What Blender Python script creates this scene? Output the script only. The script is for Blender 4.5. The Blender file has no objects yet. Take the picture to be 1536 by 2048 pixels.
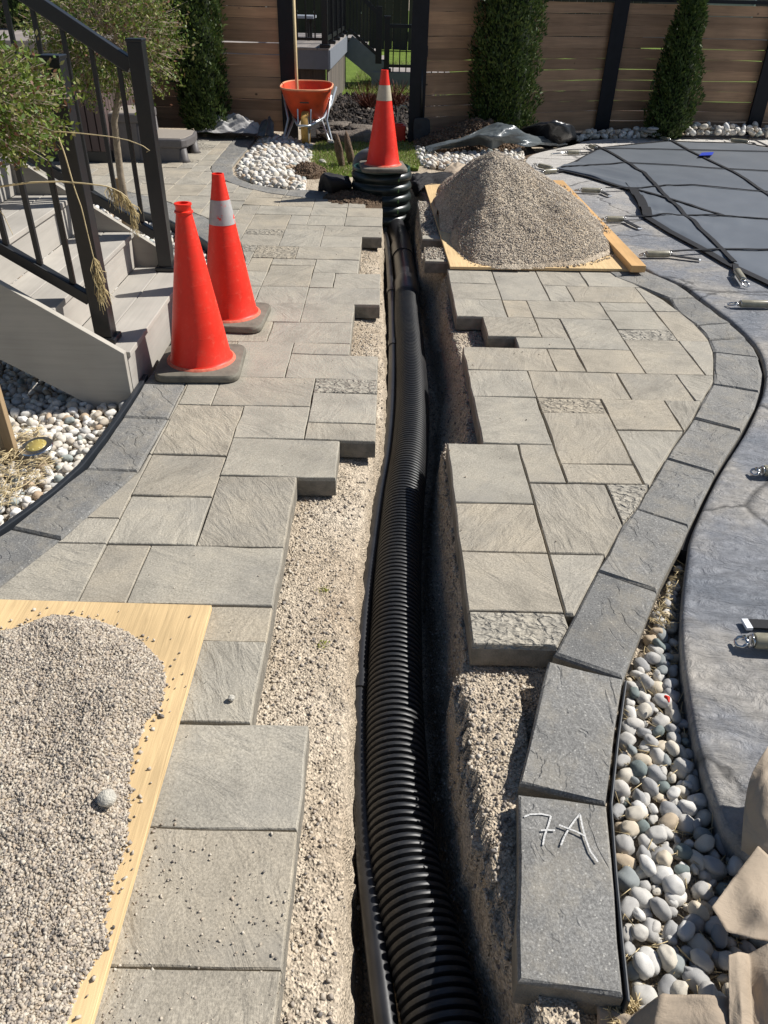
import bpy, bmesh, math, random
import numpy as np
from mathutils import Vector, Matrix, Euler, noise
from mathutils.geometry import tessellate_polygon

random.seed(7); rng = np.random.default_rng(7)
S = bpy.context.scene
COL = S.collection

# ------------------------------------------------------------------ camera
CAM_F, CAM_H = 1527.55, 1.3835
TH, RO, YA = 0.604367, 0.0268127, 0.00921456
fw = Vector((math.sin(YA)*math.cos(TH), math.cos(YA)*math.cos(TH), -math.sin(TH)))
rt = Vector((math.cos(YA), -math.sin(YA), 0))
dn = fw.cross(rt)
RI = rt*math.cos(RO) - dn*math.sin(RO)
DI = rt*math.sin(RO) + dn*math.cos(RO)
EYE = Vector((0, 0, CAM_H))
cam_d = bpy.data.cameras.new('camera'); cam = bpy.data.objects.new('camera', cam_d); COL.objects.link(cam)
m = Matrix((RI, -DI, -fw)).transposed().to_4x4(); m.translation = EYE
cam.matrix_world = m
cam_d.sensor_fit = 'VERTICAL'; cam_d.sensor_height = 24; cam_d.lens = 24*CAM_F/2048
cam_d.clip_start = 0.02; cam_d.clip_end = 400
S.camera = cam

# ------------------------------------------------------------------ sky, sun, exposure
SUN_TO = Vector((0.480, 0.178, 0.520)).normalized()      # towards the sun, from the cones' shadows
elev = math.asin(SUN_TO.z); azim = math.atan2(SUN_TO.x, SUN_TO.y)
W = bpy.data.worlds.new('World'); S.world = W; W.use_nodes = True
nt = W.node_tree; bg = nt.nodes['Background']
sky = nt.nodes.new('ShaderNodeTexSky'); sky.sky_type = 'NISHITA'; sky.sun_disc = False
sky.air_density = 0.8; sky.dust_density = 0.4; sky.sun_elevation = elev; sky.sun_rotation = azim
nt.links.new(sky.outputs[0], bg.inputs[0]); bg.inputs[1].default_value = 0.065
sd = bpy.data.lights.new('sun', 'SUN'); sd.energy = 5.0; sd.angle = math.radians(0.53); sd.color = (1, 0.965, 0.91)
sun = bpy.data.objects.new('sun', sd); COL.objects.link(sun)
sun.rotation_euler = SUN_TO.to_track_quat('Z', 'Y').to_euler(); sun.location = (3, 3, 6)
S.view_settings.view_transform = 'Standard'; S.view_settings.look = 'None'
S.view_settings.exposure = 0.32; S.view_settings.gamma = 1.0; S.view_settings.use_curve_mapping = False
S.render.engine = 'CYCLES'
S.cycles.max_bounces = 6; S.cycles.diffuse_bounces = 3

# ------------------------------------------------------------------ helpers
def ray(px, py): return fw + RI*((px-768)/CAM_F) + DI*((py-1024)/CAM_F)
def P(px, py, z=0.0):
    "point of height z seen at photo pixel px, py (site survey by back-projection)"
    r = ray(px, py); return EYE + r*((z-CAM_H)/r.z)
def PY(px, py, y):
    r = ray(px, py); return EYE + r*(y/r.y)
WL = {}
def prop(o, label=None, cat=None, group=None, kind=None):
    if label: o['label'] = label
    if cat: o['category'] = cat
    if group: o['group'] = group
    if kind: o['kind'] = kind
    return o
def thing(name, label=None, cat=None, loc=(0, 0, 0), group=None, kind=None, rz=0):
    o = bpy.data.objects.new(name, None); COL.objects.link(o); o.location = loc; o.empty_display_size = .1
    o.rotation_euler = (0, 0, rz); WL[o.name] = Vector(loc)
    return prop(o, label, cat, group, kind)
def link(name, me, mat, parent=None, local=False, origin=None):
    o = bpy.data.objects.new(name, me); COL.objects.link(o)
    if mat and not me.materials: me.materials.append(mat)
    if parent is not None:
        o.parent = parent; pl = WL[parent.name]
        if not local: o.location = -pl
        WL[o.name] = Vector((0, 0, 0)) if not local else pl
        if local: WL[o.name] = Vector((0, 0, 0))
    else:
        o.location = origin if origin is not None else (0, 0, 0)
        WL[o.name] = Vector(o.location)
    return o
class MB:
    def __init__(s): s.v = []; s.f = []
    def add(s, vs, fs):
        b = len(s.v); s.v += [tuple(x) for x in vs]; s.f += [tuple(i+b for i in f) for f in fs]; return s
    def box(s, c, d, R=None):
        c = Vector(c); h = Vector(d)*.5; vs = []
        for k in range(8):
            p = Vector((h.x*(1 if k & 1 else -1), h.y*(1 if k & 2 else -1), h.z*(1 if k & 4 else -1)))
            vs.append(c + ((R @ p) if R is not None else p))
        return s.add(vs, [(0,2,3,1),(4,5,7,6),(0,1,5,4),(2,6,7,3),(0,4,6,2),(1,3,7,5)])
    def bar(s, p, q, w, h, up=(0, 0, 1)):
        p = Vector(p); q = Vector(q); d = q-p; L = d.length; x = d/L; up = Vector(up)
        y = up.cross(x)
        if y.length < 1e-4: y = Vector((0, 1, 0)).cross(x)
        y.normalize(); z = x.cross(y)
        return s.box((p+q)/2, (L, w, h), Matrix((x, y, z)).transposed())
    def tube(s, path, r, n=8, caps=True):
        path = [Vector(p) for p in path]; m = len(path); rs = r if hasattr(r, '__len__') else [r]*m
        t0 = (path[1]-path[0]).normalized(); a = Vector((0, 0, 1)) if abs(t0.z) < .9 else Vector((1, 0, 0))
        u = t0.cross(a).normalized(); vs = []; fs = []
        for i in range(m):
            t = (path[min(i+1, m-1)]-path[max(i-1, 0)]).normalized()
            u = (u - t*u.dot(t)).normalized(); w = t.cross(u)
            for k in range(n):
                A = 2*math.pi*k/n; vs.append(path[i] + (u*math.cos(A)+w*math.sin(A))*rs[i])
        for i in range(m-1):
            for k in range(n):
                k2 = (k+1) % n; fs.append((i*n+k, i*n+k2, (i+1)*n+k2, (i+1)*n+k))
        if caps: fs += [tuple(range(n))[::-1], tuple((m-1)*n+k for k in range(n))]
        return s.add(vs, fs)
    def lathe(s, prof, c=(0, 0, 0), n=24, cap=True):
        c = Vector(c); vs = []; fs = []
        for r, z in prof:
            for k in range(n):
                A = 2*math.pi*k/n; vs.append(c + Vector((r*math.cos(A), r*math.sin(A), z)))
        m = len(prof)
        for i in range(m-1):
            for k in range(n):
                k2 = (k+1) % n; fs.append((i*n+k, i*n+k2, (i+1)*n+k2, (i+1)*n+k))
        if cap: fs += [tuple(range(n))[::-1], tuple((m-1)*n+k for k in range(n))]
        return s.add(vs, fs)
    def prism(s, poly, z0, z1):
        n = len(poly); vs = [(p[0], p[1], z0) for p in poly]+[(p[0], p[1], z1) for p in poly]
        fs = [(i, (i+1) % n, n+(i+1) % n, n+i) for i in range(n)]
        fs += [tuple(range(n, 2*n)), tuple(range(n))[::-1]]
        return s.add(vs, fs)
    def ribbon(s, path, w, t, up=(0, 0, 1)):
        "flat strip w wide and t thick along a path"
        path = [Vector(p) for p in path]; m = len(path); vs = []; fs = []; up = Vector(up)
        for i in range(m):
            d = (path[min(i+1, m-1)]-path[max(i-1, 0)]).normalized(); y = up.cross(d).normalized(); z = d.cross(y)
            for a, b in ((-1, 0), (1, 0), (1, 1), (-1, 1)): vs.append(path[i]+y*(a*w/2)+z*(b*t))
        for i in range(m-1):
            for k in range(4):
                k2 = (k+1) % 4; fs.append((i*4+k, i*4+k2, i*4+4+k2, i*4+4+k))
        fs += [(3, 2, 1, 0), tuple((m-1)*4+k for k in range(4))]
        return s.add(vs, fs)
    def build(s, name, mat, parent=None, smooth=False, bevel=0, origin=None, local=False, auto=None):
        me = bpy.data.meshes.new(name)
        vs = s.v
        if origin is not None:
            ox, oy, oz = origin; vs = [(a-ox, b-oy, c-oz) for a, b, c in vs]
        me.from_pydata(vs, [], s.f); me.update()
        bm = bmesh.new(); bm.from_mesh(me); bmesh.ops.recalc_face_normals(bm, faces=bm.faces); bm.to_mesh(me); bm.free()
        if smooth: me.polygons.foreach_set('use_smooth', [True]*len(me.polygons))
        o = link(name, me, mat, parent, local, origin)
        if auto is not None and smooth:
            try: me.set_sharp_from_angle(angle=math.radians(auto))
            except Exception: pass
        if bevel:
            b = o.modifiers.new('bevel', 'BEVEL'); b.width = bevel; b.segments = 2; b.limit_method = 'ANGLE'; b.angle_limit = .6
        return o
def np_mesh(name, V, F, mat, parent=None, smooth=False, origin=None, local=False):
    me = bpy.data.meshes.new(name); n, k = F.shape
    V = np.asarray(V, np.float32)
    if origin is not None: V = V-np.array(origin, np.float32)
    me.vertices.add(len(V)); me.vertices.foreach_set('co', V.ravel())
    me.loops.add(n*k); me.loops.foreach_set('vertex_index', F.astype(np.int32).ravel())
    me.polygons.add(n); me.polygons.foreach_set('loop_start', np.arange(0, n*k, k, dtype=np.int32))
    try: me.polygons.foreach_set('loop_total', np.full(n, k, np.int32))
    except Exception: pass
    me.update(calc_edges=True)
    if smooth: me.polygons.foreach_set('use_smooth', np.ones(n, bool))
    me.validate()
    return link(name, me, mat, parent, local, origin)
def rotmats(n, flat=None):
    q = rng.normal(size=(n, 4))
    if flat is not None: q[:, 1:3] *= flat
    q /= np.linalg.norm(q, axis=1)[:, None]; w, x, y, z = q.T
    return np.stack([np.stack([1-2*(y*y+z*z), 2*(x*y-z*w), 2*(x*z+y*w)], -1),
                     np.stack([2*(x*y+z*w), 1-2*(x*x+z*z), 2*(y*z-x*w)], -1),
                     np.stack([2*(x*z-y*w), 2*(y*z+x*w), 1-2*(x*x+y*y)], -1)], 1)
CUBE = np.array([[(1 if k & 1 else -1), (1 if k & 2 else -1), (1 if k & 4 else -1)] for k in range(8)], float)
CT = np.array([(0,2,3),(0,3,1),(4,5,7),(4,7,6),(0,1,5),(0,5,4),(2,6,7),(2,7,3),(0,4,6),(0,6,2),(1,3,7),(1,7,5)])
def crushed(name, pts, size, mat, parent=None, smin=.5, smax=1.4, kind='stuff', flat=None, squash=.6):
    "crushed stone chips: one irregular 12-triangle hull per point"
    n = len(pts); base = CUBE[None]*(.45+.55*rng.random((n, 8, 1)))
    sc = size*(smin+(smax-smin)*rng.random((n, 1))**1.8)*np.array([1, .78, squash])*(.7+.6*rng.random((n, 3)))
    V = np.einsum('nij,nkj->nki', rotmats(n, flat), base*sc[:, None]*.55)+np.asarray(pts)[:, None]
    F = (CT[None]+8*np.arange(n)[:, None, None]).reshape(-1, 3)
    o = np_mesh(name, V.reshape(-1, 3), F, mat, parent)
    if kind: o['kind'] = kind
    return o
def pts_in(poly, P2):
    x, y = P2[:, 0], P2[:, 1]; ins = np.zeros(len(P2), bool); n = len(poly); j = n-1
    for i in range(n):
        xi, yi = poly[i][0], poly[i][1]; xj, yj = poly[j][0], poly[j][1]
        c = ((yi > y) != (yj > y)) & (x < (xj-xi)*(y-yi)/(yj-yi+1e-12)+xi); ins ^= c; j = i
    return ins
def edge_dist(poly, P2, closed=True):
    d = np.full(len(P2), 1e9); n = len(poly)
    for i in range(n if closed else n-1):
        a = np.array(poly[i][:2], float); b = np.array(poly[(i+1) % n][:2], float); ab = b-a
        t = np.clip(((P2-a)@ab)/(ab@ab+1e-12), 0, 1); d = np.minimum(d, np.linalg.norm(P2-(a+t[:, None]*ab), axis=1))
    return d
def rand_in(poly, n):
    A = np.array([p[:2] for p in poly], float); lo, hi = A.min(0), A.max(0); out = np.zeros((0, 2))
    while len(out) < n:
        q = lo+rng.random((max(n*3, 200), 2))*(hi-lo); out = np.vstack([out, q[pts_in(poly, q)]])
    return out[:n]
def vnoise(X, Y, s, seed=0.):
    return np.array([noise.noise((x*s+seed, y*s-seed, seed*.7)) for x, y in zip(X.ravel(), Y.ravel())]).reshape(X.shape)
def fastnoise(X, Y, s, seed=1, octs=3):
    "cheap tileless value noise on arrays, -1..1"
    r = np.random.default_rng(seed); T = r.random((256, 256))*2-1; out = np.zeros_like(X, float); a = 1; tot = 0
    for o in range(octs):
        x = X*s+17.3*o+seed; y = Y*s-9.1*o+seed*2; xi = np.floor(x).astype(int); yi = np.floor(y).astype(int); fx = x-xi; fy = y-yi
        fx = fx*fx*(3-2*fx); fy = fy*fy*(3-2*fy); g = lambda i, j: T[i % 256, j % 256]
        out += a*((g(xi, yi)*(1-fx)+g(xi+1, yi)*fx)*(1-fy)+(g(xi, yi+1)*(1-fx)+g(xi+1, yi+1)*fx)*fy); tot += a; a *= .5; s *= 2.07
    return out/tot
def bspline_sheet(ctrl, nu, nv):
    "smooth surface through a control net (rows of Vectors), Catmull-Rom"
    C = np.array([[list(p) for p in r] for r in ctrl], float)
    def cr(A, n):
        m = len(A); t = np.linspace(0, m-1-1e-6, n); i = t.astype(int); f = (t-i).reshape((-1,)+(1,)*(A.ndim-1))
        g = lambda k: A[np.clip(k, 0, m-1)]
        p0, p1, p2, p3 = g(i-1), g(i), g(i+1), g(i+2)
        return .5*(2*p1+(p2-p0)*f+(2*p0-5*p1+4*p2-p3)*f*f+(3*p1-p0-3*p2+p3)*f**3)
    C = cr(C, nu); C = cr(C.transpose(1, 0, 2), nv).transpose(1, 0, 2)
    return C
def grid_faces(nu, nv):
    a = (np.arange(nu-1)[:, None]*nv+np.arange(nv-1)[None]).ravel()
    return np.stack([a, a+1, a+nv+1, a+nv], 1)
def fill(poly):
    "triangles of a simple polygon"
    return [tuple(t) for t in tessellate_polygon([[Vector((p[0], p[1], 0)) for p in poly]])]

# ------------------------------------------------------------------ material kit
class NT:
    def __init__(s, name):
        s.m = bpy.data.materials.new(name); s.m.use_nodes = True; s.t = s.m.node_tree; s.n = s.t.nodes
        s.b = s.n['Principled BSDF']; s._co = None
    def new(s, ty, **kw):
        x = s.n.new(ty)
        for k, v in kw.items(): setattr(x, k, v)
        return x
    def set(s, node, i, v):
        if isinstance(v, bpy.types.NodeSocket): s.t.links.new(v, node.inputs[i])
        else: node.inputs[i].default_value = v
        return node
    def co(s):
        if s._co is None: s._co = s.new('ShaderNodeTexCoord').outputs['Object']
        return s._co
    def rnd(s): return s.new('ShaderNodeObjectInfo').outputs['Random']
    def isl(s): return s.new('ShaderNodeNewGeometry').outputs['Random Per Island']
    def math(s, op, a, b=0.):
        x = s.new('ShaderNodeMath', operation=op); s.set(x, 0, a); s.set(x, 1, b); return x.outputs[0]
    def map(s, v, loc=(0, 0, 0), rot=(0, 0, 0), sc=(1, 1, 1)):
        x = s.new('ShaderNodeMapping'); s.set(x, 0, v); s.set(x, 1, loc); s.set(x, 2, rot); s.set(x, 3, sc); return x.outputs[0]
    def vrot(s, v, ang):
        x = s.new('ShaderNodeVectorRotate', rotation_type='Z_AXIS'); s.set(x, 'Vector', v); s.set(x, 'Angle', ang); return x.outputs[0]
    def vadd(s, v, w):
        x = s.new('ShaderNodeVectorMath', operation='ADD'); s.set(x, 0, v); s.set(x, 1, w); return x.outputs[0]
    def noise(s, sc, det=3, rough=.55, v=None, dist=0.):
        x = s.new('ShaderNodeTexNoise'); s.set(x, 'Vector', v if v is not None else s.co())
        s.set(x, 'Scale', sc); s.set(x, 'Detail', det); s.set(x, 'Roughness', rough); s.set(x, 'Distortion', dist); return x.outputs['Fac']
    def voro(s, sc, v=None, feat='F1', out='Distance', rand=1.):
        x = s.new('ShaderNodeTexVoronoi', feature=feat); s.set(x, 'Vector', v if v is not None else s.co()); s.set(x, 'Scale', sc)
        s.set(x, 'Randomness', rand); return x.outputs[out]
    def ramp(s, f, stops, interp='LINEAR'):
        x = s.new('ShaderNodeValToRGB'); s.set(x, 0, f); r = x.color_ramp; r.interpolation = interp
        while len(r.elements) > 1: r.elements.remove(r.elements[-1])
        for i, (p, c) in enumerate(stops):
            e = r.elements[0] if i == 0 else r.elements.new(p)
            e.position = p; c = c if hasattr(c, '__len__') else (c, c, c); e.color = (c[0], c[1], c[2], 1)
        return x.outputs[0]
    def mix(s, f, a, b, mode='MIX'):
        x = s.new('ShaderNodeMix', data_type='RGBA', blend_type=mode)
        s.set(x, 0, f)
        for i, c in ((6, a), (7, b)):
            s.set(x, i, c if isinstance(c, bpy.types.NodeSocket) else ((c[0], c[1], c[2], 1) if hasattr(c, '__len__') else (c, c, c, 1)))
        return x.outputs[2]
    def bump(s, h, strength=.5, dist=.01, prev=None):
        x = s.new('ShaderNodeBump'); s.set(x, 'Height', h); s.set(x, 'Strength', strength); s.set(x, 'Distance', dist)
        if prev is not None: s.set(x, 'Normal', prev)
        return x.outputs[0]
    def out(s, col, rough=.8, normal=None, spec=.3, metal=0., **kw):
        s.set(s.b, 'Base Color', col if isinstance(col, bpy.types.NodeSocket) else (col[0], col[1], col[2], 1))
        s.set(s.b, 'Roughness', rough); s.set(s.b, 'Specular IOR Level', spec); s.set(s.b, 'Metallic', metal)
        if normal is not None: s.set(s.b, 'Normal', normal)
        for k, v in kw.items(): s.set(s.b, k, v)
        return s.m
def sc3(c, k): return (c[0]*k, c[1]*k, c[2]*k)
def plain(name, c, rough=.6, var=.18, nsc=14, bump=.15, bdist=.002, spec=.3, metal=0., bsc=None, rndvar=0.):
    t = NT(name); n = t.noise(nsc, 4)
    col = t.ramp(n, [(.25, sc3(c, 1-var)), (.75, sc3(c, 1+var))])
    if rndvar: col = t.mix(1., col, t.ramp(t.rnd(), [(0, 1-rndvar), (1, 1+rndvar)]), 'MULTIPLY')
    return t.out(col, rough, t.bump(t.noise(bsc or nsc*6, 4), bump, bdist), spec, metal)
def gravelmat(name, cols, dust, disl=False):
    t = NT(name)
    r = t.isl()
    col = t.ramp(r, cols, 'CONSTANT')
    col = t.mix(t.math('MULTIPLY', t.noise(60, 2), .35), col, dust)
    return t.out(col, .92, None, .2)
# ------------------------------------------------------------------ materials
def paver_mat(name, c, mode):
    t = NT(name); r = t.rnd()
    off = t.new('ShaderNodeCombineXYZ'); t.set(off, 0, t.math('MULTIPLY', r, 37.)); t.set(off, 1, t.math('MULTIPLY', r, 91.))
    v = t.vadd(t.co(), off.outputs[0])
    tone = t.ramp(r, [(0, sc3(c, .90)), (.3, (c[0]*1.03, c[1]*.98, c[2]*.91)), (.55, c), (.8, (c[0]*.98, c[1]*.98, c[2]*.97)), (1, sc3(c, 1.07))])
    big = t.ramp(t.noise(5, 4, .6, v), [(.28, (.74, .74, .74)), (.5, (1, 1, 1)), (.72, (1.14, 1.12, 1.08))])
    col = t.mix(1., tone, big, 'MULTIPLY')
    fine = t.ramp(t.noise(190, 4, .8, v), [(.3, .60), (.52, 1.0), (.72, 1.42)])
    col = t.mix(1., col, fine, 'MULTIPLY')
    spk = t.ramp(t.voro(150, v), [(.0, 1.), (.09, 1.), (.13, 0.)])
    col = t.mix(t.math('MULTIPLY', spk, .35), col, (.62, .58, .5))
    grit = t.noise(210, 3, .75, v)
    rv = t.vrot(v, t.math('MULTIPLY', t.math('FRACT', t.math('MULTIPLY', r, 13.7)), 3.14))
    if mode == 'bumpy':
        h = t.noise(34, 2, .45, t.map(v, sc=(1, 1.5, 1)), .6); b = t.bump(h, 1.0, .03)
        col = t.mix(1., col, t.ramp(h, [(.3, .8), (.6, 1.05)]), 'MULTIPLY')
    elif mode == 'cleft':
        h = t.noise(9, 6, .62, t.map(rv, sc=(1, 3.0, 1)), .6); h2 = t.noise(3, 2, .5, rv)
        b = t.bump(t.math('ADD', h, t.math('MULTIPLY', h2, .5)), .75, .016)
        col = t.mix(1., col, t.ramp(h, [(.33, .92), (.6, 1.03)]), 'MULTIPLY')
    else:
        h = t.noise(6, 5, .6, t.map(rv, sc=(1, 2.2, 1)), .7); b = t.bump(h, .8, .013)
    b = t.bump(grit, .35, .003, b)
    blot = t.ramp(t.noise(2.6, 5, .7, v), [(.50, 0), (.68, .5)]); col = t.mix(blot, col, (.26, .245, .215))
    return t.out(col, .78, b, .4)
PAV = {k: paver_mat('concrete_paver_'+k, (.368, .337, .278), k) for k in ('flat', 'cleft', 'bumpy')}
def border_mat():
    t = NT('charcoal_paver'); r = t.rnd()
    off = t.new('ShaderNodeCombineXYZ'); t.set(off, 0, t.math('MULTIPLY', r, 37.)); t.set(off, 1, t.math('MULTIPLY', r, 91.))
    v = t.vadd(t.co(), off.outputs[0])
    col = t.ramp(r, [(0, (.165, .163, .156)), (.5, (.195, .191, .18)), (1, (.225, .218, .203))])
    col = t.mix(1., col, t.ramp(t.noise(5, 4, .6, v), [(.3, .84), (.7, 1.2)]), 'MULTIPLY')
    col = t.mix(1., col, t.ramp(t.noise(200, 4, .85, v), [(.3, .5), (.52, 1.), (.72, 1.9)]), 'MULTIPLY')
    spk = t.ramp(t.voro(70, v), [(0, 1), (.10, 1), (.14, 0)])
    col = t.mix(t.math('MULTIPLY', spk, .55), col, (.62, .6, .54))
    dust = t.ramp(t.noise(7, 6, .75, v), [(.46, 0), (.7, .5)])
    col = t.mix(dust, col, (.36, .32, .25))
    rv = t.vrot(v, t.math('MULTIPLY', r, 6.28))
    h = t.noise(4.5, 4, .55, t.map(rv, sc=(1, 1.8, 1)), .7)
    st = t.ramp(h, [(.0, 0), (.43, .1), (.45, .6), (.6, .66), (.615, .9), (1, 1)])
    b = t.bump(t.noise(13, 5, .65, v), .6, .012); b = t.bump(st, .6, .010, b); b = t.bump(t.noise(230, 3, .75, v), .4, .003, b)
    return t.out(col, .88, b, .3)
BORDER = border_mat()
SIDEM = plain('shade_toned_concrete', (.215, .195, .16), .95, .35, 26, .6, .006)  # paver sides coloured darker to deepen the shade in the notches
def ground_mat():
    t = NT('sandy_gravel'); g = t.noise(3.2, 5, .65)
    col = t.ramp(g, [(.25, (.37, .29, .205)), (.5, (.49, .41, .31)), (.75, (.57, .49, .385))])
    vc = t.voro(190, out='Color'); sep = t.new('ShaderNodeSeparateColor'); t.set(sep, 0, vc)
    col = t.mix(1., col, t.ramp(sep.outputs[0], [(0, .6), (.5, 1.), (1, 1.35)]), 'MULTIPLY')
    col = t.mix(1., col, t.ramp(t.noise(38, 4, .7), [(.3, .78), (.7, 1.15)]), 'MULTIPLY')
    b = t.bump(t.noise(22, 4, .65), .7, .02); b = t.bump(t.voro(170), .8, .006, b)
    return t.out(col, .95, b, .15)
GROUND = ground_mat()
STONECH = gravelmat('crushed_stone', [(0, (.30, .26, .22)), (.14, (.44, .38, .305)), (.32, (.51, .45, .365)), (.5, (.35, .30, .25)),
                                      (.64, (.58, .525, .44)), (.76, (.18, .165, .155)), (.83, (.42, .345, .265)), (.93, (.11, .105, .105))], (.48, .41, .325))
SOILCH = gravelmat('soil_clods', [(0, (.10, .065, .042)), (.3, (.15, .10, .066)), (.6, (.2, .14, .095)), (.85, (.07, .045, .03))], (.2, .14, .09))
MULCHCH = gravelmat('mulch_chips', [(0, (.022, .02, .02)), (.4, (.04, .034, .03)), (.7, (.075, .06, .05)), (.92, (.2, .17, .14))], (.05, .04, .035))
def pebble_mat(name, isl, white):
    t = NT(name); r = t.isl() if isl else t.rnd()
    if white:
        st = [(0, (.62, .575, .50)), (.16, (.72, .69, .635)), (.36, (.50, .44, .36)), (.50, (.66, .61, .54)), (.66, (.46, .45, .425)),
              (.78, (.46, .35, .245)), (.84, (.72, .66, .55)), (.93, (.34, .37, .35)), (.965, (.8, .78, .74))]
    else:
        st = [(0, (.52, .50, .46)), (.16, (.62, .60, .56)), (.34, (.43, .415, .39)), (.48, (.60, .55, .46)), (.6, (.36, .355, .345)),
              (.7, (.51, .41, .29)), (.78, (.56, .53, .48)), (.86, (.27, .29, .285)), (.91, (.19, .225, .215)), (.95, (.6, .52, .40))]
    col = t.ramp(r, st, 'CONSTANT')
    off = t.new('ShaderNodeCombineXYZ'); t.set(off, 0, t.math('MULTIPLY', r, 57.)); v = t.vadd(t.co(), off.outputs[0])
    col = t.mix(1., col, t.ramp(t.noise(45, 4, .6, v), [(.3, .82), (.7, 1.14)]), 'MULTIPLY')
    return t.out(col, .75, t.bump(t.noise(170, 3, .6, v), .25, .003), .3)
PEB_W = pebble_mat('white_river_pebble', False, True); PEB_G = pebble_mat('grey_river_pebble', False, False)
PEB_WI = pebble_mat('white_river_pebble_bed', True, True)
def wood_mat(name, c, axis, sc=6, var=.25, rnd=.18, rough=.7, knots=False, bump=.3, green=False):
    t = NT(name); r = t.rnd()
    off = t.new('ShaderNodeCombineXYZ'); t.set(off, 0, t.math('MULTIPLY', r, 23.)); t.set(off, 1, t.math('MULTIPLY', r, 71.)); t.set(off, 2, t.math('MULTIPLY', r, 11.))
    v = t.vadd(t.co(), off.outputs[0])
    s = [7, 7, 7]; s['xyz'.index(axis)] = .35
    g = t.noise(sc, 6, .65, t.map(v, sc=s), .6)
    col = t.ramp(g, [(.25, sc3(c, 1-var)), (.5, c), (.78, sc3(c, 1+var))])
    col = t.mix(1., col, t.ramp(r, [(0, (1-rnd, 1-rnd*1.05, 1-rnd*1.1)), (.5, (1, 1, 1)), (1, (1+rnd, 1+rnd*.8, 1+rnd*.55))]), 'MULTIPLY')
    col = t.mix(1., col, t.ramp(t.noise(2.2, 3, .6, v), [(.3, .82), (.7, 1.12)]), 'MULTIPLY')
    if knots:
        d = t.voro(3.6, t.map(v, sc=(1, 1, 1.3)), rand=1.)
        k = t.ramp(d, [(0, 1), (.04, .9), (.075, 0)]); col = t.mix(k, col, sc3(c, .22))
    return t.out(col, rough, t.bump(g, bump, .004), .3)
FENCEW = wood_mat('cedar_board', (.43, .27, .165), 'x', 5, .28, .3, knots=True)
COMPW = wood_mat('composite_board', (.40, .375, .335), 'y', 7, .1, .05, .75, bump=.12)
COMPX = wood_mat('composite_fascia', (.385, .36, .315), 'x', 7, .1, .05, .75, bump=.12)
PLY = wood_mat('plywood', (.66, .475, .25), 'y', 16, .24, .05, .7, knots=True, bump=.3)
PINE = wood_mat('pine_lumber', (.66, .40, .17), 'y', 5, .16, .06, .6, bump=.15)
DKSKIRT = wood_mat('dark_skirting', (.075, .062, .055), 'z', 6, .3, .15, bump=.3)
GREYSKIRT = wood_mat('weathered_skirting', (.20, .175, .15), 'z', 6, .25, .2, bump=.3)
STAKEW = wood_mat('weathered_stake', (.30, .215, .125), 'z', 6, .3, .1, bump=.4)
BARK = plain('bark', (.27, .22, .16), .9, .3, 30, .6, .006)
BLACKM = plain('black_powder_coat', (.011, .012, .014), .36, .15, 20, .05, spec=.5)
BLACKPOST = plain('black_painted_timber', (.008, .009, .013), .6, .3, 12, .2, spec=.3)
def pipe_mat():
    t = NT('black_corrugated_plastic'); d = t.ramp(t.noise(5, 6, .75), [(.48, 0), (.75, .22)]); d2 = t.ramp(t.noise(90, 4, .8), [(.56, 0), (.7, .3)])
    col = t.mix(d, (.017, .018, .020), (.075, .068, .055)); col = t.mix(d2, col, (.12, .105, .085)); return t.out(col, t.math('ADD', .46, t.math('MULTIPLY', d, .6)), None, .5)
PIPEM = pipe_mat()
CONDUIT = plain('black_smooth_plastic', (.02, .02, .022), .34, .3, 18, .06, spec=.5)
TANKM = plain('dark_green_plastic', (.018, .026, .024), .35, .35, 16, .08, spec=.5)
LIDM = plain('green_lid_plastic', (.012, .05, .042), .4, .2, 20, .05, spec=.5)
GREYPVC = plain('grey_pvc', (.13, .135, .14), .45, .15, 20, .05, spec=.4)
EDGING = plain('black_edging_plastic', (.022, .026, .032), .45, .2, 20, .1, spec=.4)
RUBBER = plain('cone_base_rubber', (.17, .155, .125), .9, .4, 14, .4, .003)
def cone_mat():
    t = NT('safety_orange_plastic')
    col = t.ramp(t.noise(9, 4), [(.3, (.78, .024, .009)), (.7, (.88, .032, .012))])
    scuff = t.ramp(t.noise(30, 6, .8), [(.55, 0), (.72, .5)])
    col = t.mix(scuff, col, (.86, .16, .10))
    grime = t.ramp(t.noise(6, 6, .8), [(.52, 0), (.74, .4)]); col = t.mix(grime, col, (.34, .085, .045)); return t.out(col, .45, None, .4)
CONE = cone_mat()
CONEDUST = plain('dusty_cone_foot', (.62, .16, .10), .8, .3, 60, .1)
def band_mat(name, c, worn):
    t = NT(name); col = t.ramp(t.noise(30, 4), [(.3, sc3(c, .86)), (.7, sc3(c, 1.08))])
    if worn: col = t.mix(t.ramp(t.noise(26, 5, .75), [(.595, 0), (.62, 1)]), col, (.80, .03, .012))
    return t.out(col, .45, None, .5)
BAND_S = band_mat('silver_reflective_band', (.42, .41, .40), True); BAND_B = band_mat('beige_reflective_band', (.50, .43, .32), False)
def chalkmat(name, c, under, lo, hi):
    t = NT(name); return t.out(t.mix(t.ramp(t.noise(330, 4, .8), [(lo, 0), (hi, 1)]), under, c), .95, None, .1)
CHALK = chalkmat('white_chalk', (.66, .65, .62), (.17, .17, .165), .36, .52)
CHALK_F = plain('faint_chalk', (.46, .42, .35), .95, .2, 130, .2)
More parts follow.
